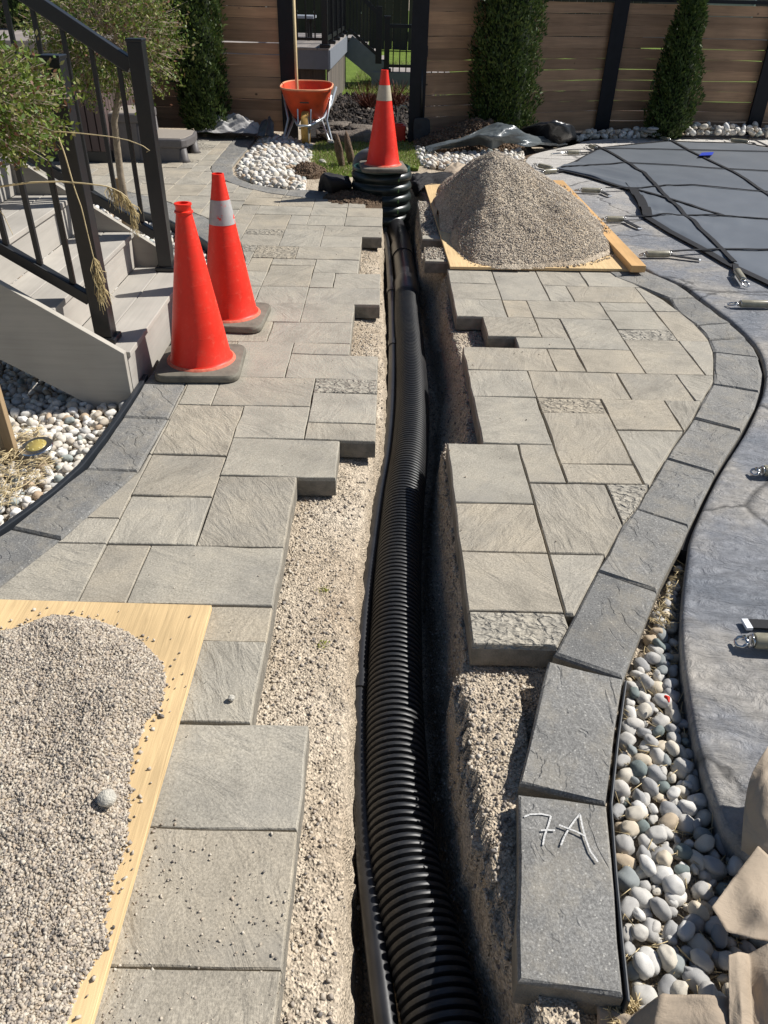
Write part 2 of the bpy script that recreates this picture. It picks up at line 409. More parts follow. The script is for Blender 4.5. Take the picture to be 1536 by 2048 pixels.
def kraft_mat():
    t = NT('kraft_paper')
    col = t.ramp(t.noise(3.5, 4, .6), [(.3, (.345, .275, .20)), (.7, (.43, .35, .265))])
    col = t.mix(t.ramp(t.noise(13, 5, .8), [(.64, 0), (.76, .3)]), col, (.26, .21, .155))
    return t.out(col, .8, t.bump(t.noise(60, 3, .6), .15, .002, t.bump(t.noise(16, 5, .65, None, 1.), .45, .01)), .3)
KRAFT = kraft_mat()
TARP_G = plain('grey_plastic_sheet', (.10, .115, .12), .28, .3, 9, .3, .01, spec=.6)
TARP_B = plain('black_plastic_sheet', (.012, .013, .016), .3, .2, 9, .3, .01, spec=.6)
FABRIC_B = plain('black_landscape_fabric', (.018, .018, .02), .8, .3, 14, .5, .01)
FABRIC_G = plain('grey_landscape_fabric', (.42, .41, .40), .8, .2, 9, .4, .01)
GALV = plain('galvanised_steel', (.55, .58, .60), .35, .12, 20, .05, metal=.7)
CHROME = plain('stainless_steel', (.62, .62, .60), .22, .1, 20, .03, metal=1.)
ROCK = plain('flat_rock', (.20, .17, .14), .9, .4, 12, 1., .03)
SOIL = plain('dug_soil', (.16, .11, .072), .95, .4, 16, 1., .03)
LIMEST = plain('white_limestone', (.74, .73, .70), .85, .16, 22, 1., .03)
def cover_mat():
    t = NT('grey_mesh_cover'); n = t.noise(1.6, 4, .6)
    col = t.ramp(n, [(.3, (.105, .118, .135)), (.7, (.14, .154, .172))])
    col = t.mix(t.ramp(t.noise(5, 6, .8, None, 2.), [(.6, 0), (.8, .25)]), col, (.3, .3, .3))
    return t.out(col, .48, t.bump(t.noise(420, 2), .12, .001), .5)
COVER = cover_mat()
STRAP = plain('black_webbing', (.010, .010, .012), .7, .2, 60, .3)
def deck_mat():
    t = NT('stamped_concrete'); v = t.co()
    w = t.noise(2.2, 5, .62, v, .5)
    col = t.ramp(w, [(.30, (.165, .178, .20)), (.45, (.225, .23, .245)), (.55, (.30, .285, .265)), (.68, (.42, .385, .335))])
    col = t.mix(1., col, t.ramp(t.noise(34, 5, .75, v), [(.3, .74), (.5, 1.), (.72, 1.22)]), 'MULTIPLY')
    # deck colour turns paler towards its far side
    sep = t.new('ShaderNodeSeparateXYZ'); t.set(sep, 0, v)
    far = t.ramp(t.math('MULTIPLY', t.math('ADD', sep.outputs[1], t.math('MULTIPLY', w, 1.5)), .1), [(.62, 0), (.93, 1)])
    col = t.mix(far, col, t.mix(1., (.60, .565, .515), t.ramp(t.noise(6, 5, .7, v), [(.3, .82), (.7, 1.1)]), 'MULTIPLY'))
    dv = t.vadd(t.map(v, sc=(1, 1, 0)), t.math('MULTIPLY', t.noise(3., 4, .6, v), .22))
    ed = t.voro(1.25, dv, 'DISTANCE_TO_EDGE'); gro = t.ramp(ed, [(0, 0), (.010, .25), (.022, 1)])
    col = t.mix(1., col, t.ramp(ed, [(0, .32), (.008, .6), (.016, 1)]), 'MULTIPLY')
    cl = t.noise(9, 6, .68, t.map(v, rot=(0, 0, .7), sc=(1, 2.6, 1)), 1.1)
    b = t.bump(cl, .8, .026); b = t.bump(gro, .5, .006, b); b = t.bump(t.noise(150, 3, .7, v), .25, .003, b)
    return t.out(col, .62, b, .4)
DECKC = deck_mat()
def grass_mat(name, a, b):
    t = NT(name); col = t.ramp(t.noise(2.5, 5, .7), [(.3, a), (.7, b)])
    col = t.mix(1., col, t.ramp(t.noise(60, 3, .7), [(.3, .6), (.7, 1.3)]), 'MULTIPLY')
    return t.out(col, .9, t.bump(t.noise(90, 3, .7), .8, .02), .2)
LAWN = grass_mat('lawn_grass', (.11, .17, .022), (.17, .24, .04))
def leafmat(name, stops, trans=.25):
    t = NT(name); col = t.ramp(t.isl(), stops, 'CONSTANT')
    t.out(col, .55, None, .35)
    tr = t.new('ShaderNodeBsdfTranslucent'); t.set(tr, 0, col)
    mx = t.new('ShaderNodeMixShader'); t.set(mx, 0, trans); t.t.links.new(t.b.outputs[0], mx.inputs[1]); t.t.links.new(tr.outputs[0], mx.inputs[2])
    t.t.links.new(mx.outputs[0], t.n['Material Output'].inputs[0]); return t.m
LEAF_T = leafmat('shrub_leaf', [(0, (.13, .19, .028)), (.3, (.21, .25, .045)), (.5, (.09, .15, .025)), (.72, (.18, .13, .06)), (.82, (.30, .29, .11)), (.95, (.2, .09, .055))])
LEAF_C = leafmat('cedar_foliage', [(0, (.045, .080, .018)), (.35, (.07, .108, .022)), (.65, (.032, .058, .015)), (.85, (.10, .135, .032))], .15)
GRASSB = leafmat('grass_blade', [(0, (.17, .24, .04)), (.35, (.23, .29, .06)), (.6, (.33, .31, .13)), (.8, (.42, .35, .2))])
TWIG = plain('pale_twig', (.46, .38, .29), .8, .3, 40, .2)
STRAW = plain('dry_straw', (.62, .50, .29), .75, .2, 40, .2)
SEED = plain('dry_seed_head', (.42, .33, .17), .9, .3, 60, .3)

# ------------------------------------------------------------------ ground with the trench dug through it
def yx(pts, z):
    q = sorted([(P(a, b, z).y, P(a, b, z).x) for a, b in pts]); A = np.array(q); return lambda y: np.interp(y, A[:, 0], A[:, 1])
lipL = yx([(688,2100),(690,2000),(695,1700),(703,1500),(707,1340),(716,1180),(727,1060),(747,930),(766,850),(770,780),(771,700),(768,600),(763,540),(766,470),(766,425)], -.09)
rUp = yx([(1046,2100),(1040,2000),(1018,1930),(985,1850),(950,1700),(925,1560),(905,1400),(922,1310),(926,1225),(909,1105),(897,1005),(884,893),(938,882),(932,790),(925,740),(895,640),(890,540),(846,525),(838,478),(832,402)], -.085)
rLo = yx([(968,2100),(965,2048),(928,1861),(905,1690),(893,1560),(885,1450),(875,1330),(867,1200),(862,1100),(866,1000),(876,900),(889,800),(882,740),(866,680),(855,620),(846,560),(840,500),(836,430)], -.31)
TANK = (-.03, 6.56)
PYM = 1.36
def gz(X, Y):
    n1 = fastnoise(X, Y, 9, 3); n2 = fastnoise(X, Y, 34, 5)
    z = np.full(X.shape, -.082)+.006*n1
    soil = np.clip((Y-6.34)/.12, 0, 1)*np.clip((X+1.9)/.2, 0, 1)*np.clip((1.6-X)/.2, 0, 1)
    z = z*(1-soil)+soil*(-.022+.014*n1)
    tr = (Y < 6.75)
    L = lipL(Y)-.009+.010*n2+.006*n1; U = rUp(Y)+.014*n2+.008*n1; D = np.minimum(rLo(Y)+.012*n1, U-.02)
    dl = X-L
    left = -.095+.012*fastnoise(X, Y, 4.5, 71, 2)-.02*np.exp(-np.clip(-dl, 0, 9)/.04)
    shelf = np.clip(1-(-dl)/.18, 0, 1)
    z = np.where(tr & (dl < 0), np.where(soil > .5, z, z-.022*shelf**2+.008*n2*shelf), z)
    z = np.where(tr & (Y < PYM) & (X > U+.02) & (X < .36), -.045+.010*n1+.006*n2, z); wl = -.115-dl*7.5
    t = np.clip((U-X)/(U-D), 0, 1)
    wr = -.09-.22*t**.85+.016*n2*np.sin(np.pi*np.clip(t, 0, 1))+.012*n1*(t > 0)
    floor = -.42+.02*n1
    inside = tr & (dl >= 0) & (X < U)
    z = np.where(inside, np.maximum(floor, np.maximum(wl, np.where(X > D, wr, -.31-(D-X)*5))), z)
    d = np.hypot(X-TANK[0], Y-TANK[1]); z = np.where((d < .36), np.minimum(z, -.46+np.clip(d-.30, 0, 1)*6), z)
    return z
def axis(lo, hi, st, far):
    a = list(np.arange(lo, hi, st)); g = st; x = a[-1]
    while x < far[1]: g *= 1.35; x += g; a.append(min(x, far[1]))
    g = st; x = a[0]
    while x > far[0]: g *= 1.35; x -= g; a.insert(0, max(x, far[0]))
    return np.array(sorted(set(np.round(a, 5))))
gx = axis(-.62, .72, .0105, (-60, 60)); gy = axis(.3, 7.1, .0125, (-8, 110))
GX, GY = np.meshgrid(gx, gy, indexing='ij'); GZ = gz(GX, GY)
dense = (GX > -.8) & (GX < .9) & (GY > .2) & (GY < 7.3)
GZ = np.where(dense, GZ, np.where((GX > -1.9) & (GX < 1.6) & (GY > 6.3) & (GY < 9), GZ, np.minimum(GZ, -.082)))
o = np_mesh('ground', np.stack([GX, GY, GZ], -1).reshape(-1, 3), grid_faces(len(gx), len(gy)), GROUND, smooth=True); o['kind'] = 'structure'

# ------------------------------------------------------------------ patio: pavers on a 131 mm module
MOD, PX0, PY0 = .1313, .24706, 1.54398
gxi = lambda i: PX0+MOD*i
gyj = lambda j: PY0+MOD*j
patio = thing('patio', kind='structure')
def clip_rect(poly, x0, y0, x1, y1):
    def cut(pl, ax, v, keep):
        out = []
        for i in range(len(pl)):
            a = pl[i-1]; b = pl[i]; ia = (a[ax] >= v) if keep else (a[ax] <= v); ib = (b[ax] >= v) if keep else (b[ax] <= v)
            if ia != ib:
                t = (v-a[ax])/(b[ax]-a[ax]); out.append((a[0]+(b[0]-a[0])*t, a[1]+(b[1]-a[1])*t))
            if ib: out.append(b)
        return out
    for ax, v, k in ((0, x0, 1), (0, x1, 0), (1, y0, 1), (1, y1, 0)):
        poly = cut(poly, ax, v, k)
        if len(poly) < 3: return []
    return poly
def area(p): return .5*sum(p[i-1][0]*p[i][1]-p[i][0]*p[i-1][1] for i in range(len(p)))
def slab(name, poly, mat, zt=0., th=.072, gap=.0021, jit=.0015, bev=.0024, parent=None, seg=.085, tilt=.0016):
    "one paver: irregular sawn outline, worn arris, flat cleft top"
    if area(poly) < 0: poly = poly[::-1]
    cl = []
    for p in poly:
        if not cl or math.dist(p, cl[-1]) > .004: cl.append(p)
    if len(cl) > 2 and math.dist(cl[0], cl[-1]) < .004: cl.pop()
    if len(cl) < 3: return None
    n = len(cl); ins = []
    for i in range(n):
        a, b, c = Vector(cl[i-1]), Vector(cl[i]), Vector(cl[(i+1) % n])
        d1 = (b-a).normalized(); d2 = (c-b).normalized(); n1 = Vector((-d1.y, d1.x)); n2 = Vector((-d2.y, d2.x)); k = 1+n1.dot(n2)
        ins.append(b+(n1+n2)*(gap/max(k, .35)))
    ring = []; nrm = []
    for i in range(n):
        a, b = ins[i], ins[(i+1) % n]; L = (b-a).length; k = max(1, min(5, int(L/seg))); d = (b-a).normalized() if L > 0 else Vector((1, 0)); nn = Vector((-d.y, d.x))
        for q in range(k):
            p = a.lerp(b, q/k)
            if q: p = p+nn*random.gauss(0, jit)
            ring.append(p); nrm.append(nn if q else (nn+Vector((-(ins[i]-ins[i-1]).normalized().y, (ins[i]-ins[i-1]).normalized().x))))
    m = len(ring); cx = sum(p.x for p in ring)/m; cy = sum(p.y for p in ring)/m
    tx, ty = random.gauss(0, tilt)/.2, random.gauss(0, tilt)/.2; dz = random.gauss(0, .0009)
    H = lambda p: zt+dz+(p.x-cx)*tx+(p.y-cy)*ty
    vs = [(p.x-v.x*(gap-.0004), p.y-v.y*(gap-.0004), zt-th) for p, v in zip(ring, nrm)]+[(p.x-v.x*(gap-.0004), p.y-v.y*(gap-.0004), zt-.013) for p, v in zip(ring, nrm)]+[(p.x, p.y, H(p)-bev*random.uniform(.7, 1.5)) for p in ring]
    vs += [(p.x+v.x*bev*random.uniform(.6, 1.2), p.y+v.y*bev*random.uniform(.6, 1.2), H(p)) for p, v in zip(ring, nrm)]
    fs = []
    for r in (0, 1, 2):
        for i in range(m): fs.append((r*m+i, r*m+(i+1) % m, (r+1)*m+(i+1) % m, (r+1)*m+i))
    fs.append(tuple(range(3*m, 4*m)))
    me = bpy.data.meshes.new(name); me.from_pydata([(a-cx, b-cy, c) for a, b, c in vs], [], fs); me.update()
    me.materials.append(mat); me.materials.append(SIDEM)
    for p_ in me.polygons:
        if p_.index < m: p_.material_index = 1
    ob = link(name, me, mat, parent); ob.location = (cx, cy, 0); WL[ob.name] = Vector((cx, cy, 0)); return ob
V2 = lambda px, py, z=0: tuple(P(px, py, z)[:2])
# right-hand border: (inner, outer) joints seen in the photograph, far to near
RB_in = [(1150,505),(1232,553),(1269,568),(1326,600),(1352,620),(1387,647),(1407,667),(1417,680),(1426,703),(1427,717),(1427,760),(1424,767),(1404,800),(1387,834),(1331,917),(1271,1018),(1244,1050),(1193,1141),(1107,1307)]
RB_jt = [((1232,555),(1288,541)),((1340,597),(1391,596)),((1394,651),(1462,646)),((1417,680),(1490,676)),((1428,705),(1517,715)),((1424,768),(1520,783)),((1387,836),(1484,861)),((1331,917),(1431,947)),((1271,1018),(1379,1053)),((1193,1141),(1315,1183)),((1107,1307),(1247,1357))]
RB_out = [(1287,540),(1357,570),(1391,595),(1407,606),(1441,632),(1461,647),(1491,674),(1507,693),(1517,713),(1524,743),(1522,763),(1518,783),(1510,810),(1484,861),(1431,947),(1379,1053),(1315,1183),(1247,1357)]
reg_r = [(PX0-.5, PY0-MOD), (PX0-.5, 9)]+[V2(1085, 330), V2(1100, 420), V2(1190, 500)]+[V2(*p) for p in RB_in[1:]]
def sub_line(pts, a, b):
    "points of a polyline strictly between the projections of a and b"
    A = [Vector(V2(*p)) for p in pts]
    def par(q):
        q = Vector(V2(*q)); best = (9e9, 0)
        for i in range(len(A)-1):
            d = A[i+1]-A[i]; t = max(0, min(1, (q-A[i]).dot(d)/d.dot(d))); e = (A[i]+d*t-q).length
            if e < best[0]: best = (e, i+t)
        return best[1]
    ta, tb = par(a), par(b)
    ks = [k for k in range(len(A)) if min(ta, tb)+.05 < k < max(ta, tb)-.05]
    if ta > tb: ks = ks[::-1]
    return [tuple(A[k]) for k in ks]
for (i0, o0), (i1, o1) in zip(RB_jt[:-1], RB_jt[1:]):
    poly = [V2(*i0)]+sub_line(RB_in, i0, i1)+[V2(*i1), V2(*o1)]+sub_line(RB_out, o1, o0)+[V2(*o0)]
    slab('border_paver', poly, BORDER, zt=.001, parent=patio, gap=.004, jit=.0012, bev=.006)
prv = slab('border_paver', [V2(1096,1323), V2(1247,1358), V2(1213,1609), V2(1038,1566)], BORDER, zt=.002, parent=patio, gap=.002, bev=.005)
pav7 = slab('border_paver', [V2(1036,1589), V2(1213,1612), V2(1249,1993), V2(1036,1962)], BORDER, zt=.003, th=.085, parent=patio, gap=.001, bev=.005)
pav7['label'] = 'charcoal border paver with the chalk mark 7A on its face'
hidj = [V2(1288, 541), V2(1180, 448), V2(1100, 385), V2(1062, 350)]
hidi = [V2(1232, 555), V2(1130, 478), V2(1060, 410), V2(1025, 365)]
for k in range(3): slab('border_paver', [hidi[k], hidi[k+1], hidj[k+1], hidj[k]], BORDER, parent=patio, bev=.006)

R_LIST = '''0 -1 2 0 b;0 0 2 2 f;2 0 6 2 f;2 -1 4 0 f;0 2 2 4 c;0 4 2 7 f;2 5 3 7 f;2 2 4 5 c;4 2 7 5 b;3 6 5 9 f;3 5 5 6 f;5 5 7 8 f;5 8 7 10 c;7 8 9 10 c;3 9 5 10 b;
1 7 3 10 c;3 10 6 12 f;6 10 8 12 c;8 10 11 12 c;1 10 3 12 f;1 12 4 14 f;4 12 5 14 f;5 12 7 14 f;7 12 9 15 c;9 12 12 15 c;7 15 9 16 b;7 16 9 18 f;9 15 12 18 f;7 18 9 19 f;
5 14 7 17 c;4 15 5 17 f;3 14 5 15 f;2 15 4 17 c;4 17 7 19 f;1 17 3 19 f;3 17 4 19 f;1 19 3 21 c;1 21 3 23 f;3 19 5 23 f;5 21 7 23 f;7 21 10 23 f;5 19 6 21 f;6 19 9 21 f;9 18 12 21 c'''
L_LIST = '''-6 -5 -3 -3 f;-6 -7 -3 -5 f;-6 -9 -3 -7 f;-7 -3 -4 -1 c;-9 -3 -7 0 f;-7 -1 -4 0 f;-8 0 -7 2 f;-7 0 -4 2 f;-12 0 -8 2 c;-8 2 -6 4 f;-8 4 -6 6 c;-8 6 -6 9 c;-8 9 -7 11 f;-7 9 -4 11 f;
-6 7 -4 9 f;-4 10 -2 11 b;-4 8 -2 10 f;-4 7 -2 8 f;-6 5 -3 7 f;-6 2 -4 5 c;-5 11 -2 13 f;-5 13 -3 14 f;-7 11 -5 14 f;-6 14 -3 16 f;-8 14 -6 16 f;-5 16 -3 18 f;-7 16 -5 18 f;-5 18 -2 20 f;
-7 18 -5 20 f;-5 20 -4 22 f;-4 20 -2 22 f;-5 22 -3 24 f;-7 23 -5 24 f;-7 20 -5 23 c;-6 24 -3 26 f;-8 24 -6 26 b;-5 26 -3 28 f;-7 26 -5 29 c;-9 28 -7 29 b;-9 26 -7 28 f;-5 28 -2 30 f;
-7 29 -5 30 f;-9 29 -7 32 f;-7 30 -6 32 f;-6 30 -4 32 f;-4 30 -2 32 f;-4 32 -2 34 f;-6 32 -4 34 f;-9 32 -6 34 f;-6 34 -4 36 f;-4 34 -3 36 f;-8 34 -6 36 f;-11 2 -8 3 f;-11 3 -8 6 f;-8 11 -7 14 c'''
KEY = {'f': 'flat', 'c': 'cleft', 'b': 'bumpy'}
occ = set(); RECTS = []
def paver(i0, j0, i1, j1, k, reg, always=False):
    for i in range(i0, i1):
        for j in range(j0, j1): occ.add((i, j))
    poly = clip_rect(list(reg), gxi(i0), gyj(j0), gxi(i1), gyj(j1))
    if len(poly) < 3 or abs(area(poly)) < .0012: return None
    RECTS.append([tuple(p) for p in poly])
    return slab('paver', poly, PAV[KEY[k]], parent=patio, gap=.0036 if (reg is reg_r and j0 < 8) else .0021)
for r in R_LIST.replace('\n', '').split(';'):
    a = r.split(); paver(*map(int, a[:4]), a[4], reg_r)
# strip left of the plywood under the gravel heap, with one paver missing
for y0, y1, x1, k in ((P(850,522).y, P(846,498).y, .50, 'f'), (P(844,477).y, P(843,462).y, .42, 'f'), (P(843,462).y, P(840,430).y, .41, 'f'), (P(840,430).y, P(836,402).y, .37, 'c')):
    pl = [(.253, y0), (x1, y0), (x1, y1), (.253, y1)]; RECTS.append(pl); slab('paver', pl, PAV[KEY[k]], parent=patio)
for j in range(23, 35, 2):
    for i in (3, 5, 7): paver(i, j, i+2, j+2, 'f', reg_r)
# left border, inner edge
LB_in = [(-60,1228),(0,1172),(123,1078),(277,942),(337,838),(372,768)]
lin = [V2(*p) for p in LB_in]+[(-.805, 3.3), (-.805, 3.8), (-.81, 4.3), V2(490, 520), V2(481, 486), V2(458, 462), V2(418, 438), V2(340, 404), V2(200, 370), V2(60, 345), V2(-160, 320)]
lout = [V2(-60, 1105), V2(0,1068), V2(22,1056), V2(170,937), V2(245,834), V2(287,766), (-.975, 2.98), (-.975, 3.4), (-.975, 3.85), (-.985, 4.25), V2(446, 530), V2(434, 505), V2(416, 488), V2(384, 467), V2(334, 440), V2(200, 398), V2(60, 368), V2(-160, 340)]
far_in = [(480,265),(453,295),(419,335),(426,348),(451,363),(491,375),(535,386),(573,391),(623,397),(670,397)]
far_out = [(521,263),(504,286),(486,306),(464,331),(468,352),(497,366),(535,373),(570,381),(601,378),(668,385)]
reg_l = [(-1.25, .15), (gxi(-2)+.0, .15), (gxi(-2), gyj(36.2))]+[V2(735, 402)]+[V2(*p) for p in far_in[::-1]]+[V2(300, 255), V2(-200, 245), V2(-300, 318)]+lin[::-1]
for r in L_LIST.replace('\n', '').split(';'):
    a = r.split(); paver(*map(int, a[:4]), a[4], reg_l)
# removed pavers along the trench stay empty
hole = {(i, j) for i in range(-3, 6) for j in range(-9, 40)} | {(-4, j) for j in range(-3, 5)}
rr = random.Random(3); shapes = [(2, 2), (3, 2), (2, 3), (1, 2), (2, 1), (3, 2), (2, 2)]
for j in range(-9, 62):
    for i in range(-40, -3):
        if (i, j) in occ or (i, j) in hole: continue
        ss = shapes[:]; rr.shuffle(ss)
        for w, h in ss+[(1, 1)]:
            if all((i+a, j+b) not in occ and (i+a, j+b) not in hole for a in range(w) for b in range(h)): break
        paver(i, j, i+w, j+h, 'b' if (w, h) == (2, 1) and rr.random() < .7 else ('c' if rr.random() < .35 else 'f'), reg_l)
# border pieces, left and far
lj = [0, 1, 3, 4, 6, 8, 10, 12, 14, 16, 17]
def strip_slabs(a, b, step):
    A = [Vector(p) for p in a]; B = [Vector(p) for p in b]
    def walk(L):
        d = [0]
        for i in range(1, len(L)): d.append(d[-1]+(L[i]-L[i-1]).length)
        return d
    da, db = walk(A), walk(B)
    def ev(L, d, t):
        s = t*d[-1]
        for i in range(1, len(L)):
            if s <= d[i]+1e-9: return L[i-1].lerp(L[i], (s-d[i-1])/max(d[i]-d[i-1], 1e-9))
        return L[-1]
    n = max(1, round((da[-1]+db[-1])/2/step))
    for k in range(n):
        t0, t1 = k/n, (k+1)/n; tm = (t0+t1)/2
        pl = [ev(A, da, t0), ev(A, da, tm), ev(A, da, t1), ev(B, db, t1), ev(B, db, tm), ev(B, db, t0)]
        slab('border_paver', [tuple(p) for p in pl], BORDER, zt=.001, parent=patio, bev=.005)
lbj = [((-60,1228),(-60,1105)), ((122,1078),(22,1056)), ((276,942),(170,937)), ((337,838),(245,834)), ((372,768),(287,766))]
for (i0, o0), (i1, o1) in zip(lbj[:-1], lbj[1:]):
    slab('border_paver', [V2(*i0)]+sub_line(LB_in, i0, i1)+[V2(*i1), V2(*o1), V2(*o0)], BORDER, zt=.001, parent=patio, gap=.004, bev=.006)
strip_slabs(lin[5:10], lout[5:11], .27); strip_slabs(lin[9:], lout[10:], .27)
strip_slabs([V2(*p) for p in far_in], [V2(*p) for p in far_out], .42)

# chalk marks
def chalk(paths, mat, parent, w=.0036, z=.0042):
    mb = MB()
    for i, p in enumerate(paths): mb.ribbon([P(a, b, z+.0008*i) for a, b in p], w, .0006)
    o = mb.build('chalk_mark', mat, parent, local=True)
    o.location = -WL[parent.name]; return o
chalk([[(1048,1634),(1060,1629),(1082,1628),(1102,1632)], [(1102,1632),(1097,1650),(1089,1672),(1086,1690)], [(1082,1661),(1095,1660),(1110,1661)],
       [(1160,1628),(1150,1640),(1138,1657),(1128,1675),(1122,1691)], [(1160,1628),(1164,1650),(1170,1674),(1181,1703),(1196,1724)], [(1118,1650),(1134,1656),(1152,1663),(1170,1672)]], CHALK, pav7)
# ------------------------------------------------------------------ pool deck
DK = [(1700,1830),(1480,1690),(1432,1600),(1400,1500),(1380,1400),(1366,1300),(1364,1230),(1368,1170),(1376,1110),(1386,1060),(1437,950),(1491,864),(1516,812),(1527,785),(1531,763),(1532,743),(1525,713),(1514,692),(1497,672),(1468,645),(1449,630),(1412,603),(1361,566),(1292,537),(1182,445),(1103,382),(1066,347),(1050,325),(1063,309),(1110,297),(1148,289),(1181,280),(1296,272),(1400,269),(1560,268)]
def smooth_line(pts, k=3):
    A = np.array([V2(*p) for p in pts]); C = []
    for i in range(len(A)-1):
        p0, p1, p2, p3 = A[max(i-1, 0)], A[i], A[i+1], A[min(i+2, len(A)-1)]
        for t in np.arange(k)/k: C.append(.5*(2*p1+(p2-p0)*t+(2*p0-5*p1+4*p2-p3)*t*t+(3*p1-p0-3*p2+p3)*t**3))
    C.append(A[-1]); return np.array(C)
dl = smooth_line(DK)
def inset(L, d):
    T = np.gradient(L, axis=0); T /= np.linalg.norm(T, axis=1)[:, None]; return L+np.stack([T[:, 1], -T[:, 0]], 1)*d
prof = [(0.012, -.14), (.004, -.05), (0, -.022), (.003, -.008), (.010, -.002), (.022, 0)]
V = []; F = []; n = len(dl)
for d, z in prof: V += [(p[0], p[1], z) for p in inset(dl, d)]
for r in range(len(prof)-1):
    for i in range(n-1): F.append((r*n+i, r*n+i+1, (r+1)*n+i+1, (r+1)*n+i))
top = [(p[0], p[1]) for p in inset(dl, .022)]+[(9, 10.4), (9, -.6), (1.6, -.6)]
b = len(V); V += [(x, y, 0) for x, y in top[n:]]
ids = [(len(prof)-1)*n+i for i in range(n)]+[b, b+1, b+2]
for t in fill(top): F.append(tuple(ids[i] for i in t))
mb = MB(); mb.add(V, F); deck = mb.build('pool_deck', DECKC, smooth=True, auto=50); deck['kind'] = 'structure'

# ------------------------------------------------------------------ safety cover with webbing straps and springs
LO = [(1113,341),(1180,357),(1264,384),(1281,410),(1292,438),(1340,468),(1400,500),(1456,533),(1536,571),(1640,625),(1800,720)]
UP = [(1113,341),(1150,327),(1187,306),(1196,299),(1260,292),(1334,285),(1391,287),(1487,289),(1536,297),(1640,312),(1800,330)]
def resamp(L, n):
    L = np.array(L, float); d = np.r_[0, np.cumsum(np.linalg.norm(np.diff(L, axis=0), axis=1))]; s = np.linspace(0, d[-1], n)
    return np.stack([np.interp(s, d, L[:, k]) for k in range(L.shape[1])], 1)
nu, nv = 120, 46
A = resamp([V2(*p) for p in LO], nu); B = resamp([V2(*p) for p in UP], nu)
T = np.linspace(0, 1, nv)[None, :, None]; G = A[:, None]*(1-T)+B[:, None]*T
def cover_z(X, Y):
    r = fastnoise((X*.75+Y*.65)*1.0, (Y*.75-X*.65)*.22, 6.5, 21, 3); r2 = fastnoise(X, Y, 1.1, 8, 1)
    c = np.exp(-np.hypot(X-A[0, 0], Y-A[0, 1])/.55)+np.exp(-np.hypot(X-V2(1300,420)[0], Y-V2(1300,420)[1])/.5)
    return .022+(.0015+.030*c)*r+.003*r2
Z = cover_z(G[..., 0], G[..., 1])
E_ = np.minimum(T[0, :, 0], 1-T[0, :, 0])[None]; Z = Z+.005*(1-np.abs(fastnoise(G[...,0]*.8+G[...,1]*.6, G[...,1]*.8-G[...,0]*.6, 5, 77, 2)*2))*np.exp(-np.abs(T[...,0]-.15)/.25); Z = np.where(E_ < .02, .008+.25*(Z-.02), Z); Z = np.maximum(Z, .005)
cov = thing('pool_cover', 'grey mesh pool safety cover stretched over the pool with black webbing straps', 'pool cover', (A[0, 0], A[0, 1], 0))
np_mesh('mesh_sheet', np.concatenate([G, Z[..., None]], -1).reshape(-1, 3), grid_faces(nu, nv), COVER, cov, smooth=True).location = -WL[cov.name]
def on_cover(pts, lift=.006):
    L = resamp([V2(*p) for p in pts], 60); z = cover_z(L[:, 0], L[:, 1]); z = np.maximum(z, .01)
    return [(a, b, c+lift) for (a, b), c in zip(L, z)]
for pts, w in (([(1188,295),(1215,307),(1262,336),(1284,350),(1334,403),(1391,457),(1440,506),(1466,533)], .032), ([(1334,282),(1380,308),(1470,352),(1536,398),(1640,480),(1760,590)], .030),
               ([(1505,284),(1560,310),(1700,390)], .036), ([(1113,307),(1215,302),(1310,303),(1400,306),(1540,309),(1760,318)], .022),
               ([(1122,341),(1200,335),(1250,331),(1300,333),(1440,343),(1540,348),(1760,360)], .022), ([(1210,383),(1265,383),(1330,379),(1384,377),(1460,385),(1540,391),(1780,410)], .022),
               ([(1250,440),(1290,439),(1380,436),(1450,440),(1540,447),(1800,465)], .022), ([(1340,512),(1400,508),(1460,507),(1540,508),(1800,518)], .024),
               ([(1264,384),(1334,403),(1400,425),(1447,440)], .03), ([(1264,384),(1284,412),(1294,438)], .07)):
    MB().ribbon(on_cover(pts), w, .004).build('webbing_strap', STRAP, cov, local=False)
MB().ribbon([(a, b, .012) for a, b in resamp([V2(*p) for p in LO], 90)], .055, .006).build('edge_binding', STRAP, cov)
MB().ribbon([(a, b, .012) for a, b in resamp([V2(*p) for p in UP], 90)], .03, .006).build('edge_binding', STRAP, cov)
# small blue and white maker's patch
BLUE = plain('blue_patch', (.02, .05, .42), .5, .15, 40, .1); WHITEP = plain('white_print', (.75, .77, .8), .6, .1, 40, .1)
q = [(1404,305),(1428,304),(1424,310),(1398,311)]
pt = MB(); pv = [P(a, b, .048) for a, b in q]; pt.add(pv+[p-Vector((0, 0, .004)) for p in pv], [(0,1,2,3),(7,6,5,4),(0,4,5,1),(1,5,6,2),(2,6,7,3),(3,7,4,0)])
patch = pt.build('maker_patch', BLUE, cov)
pw = MB()
for k in range(2):
    q = [(1404+k*7,306.3),(1410+k*7,306),(1406+k*7,309.5),(1401+k*7,309.8)]; pv = [P(a, b, .0505) for a, b in q]; pw.add(pv+[p-Vector((0, 0, .002)) for p in pv], [(0,1,2,3),(7,6,5,4),(0,4,5,1),(1,5,6,2),(2,6,7,3),(3,7,4,0)])
pw.build('printed_mark', WHITEP, patch, local=True).location = -WL[cov.name]
def sheath_mat():
    t = NT('cloudy_plastic_sheath'); col = t.ramp(t.noise(30, 3), [(.3, (.34, .31, .22)), (.7, (.50, .46, .34))])
    return t.out(col, .3, None, .5, 0., **{'Transmission Weight': .35, 'Alpha': 1.})
SHEATH = sheath_mat()
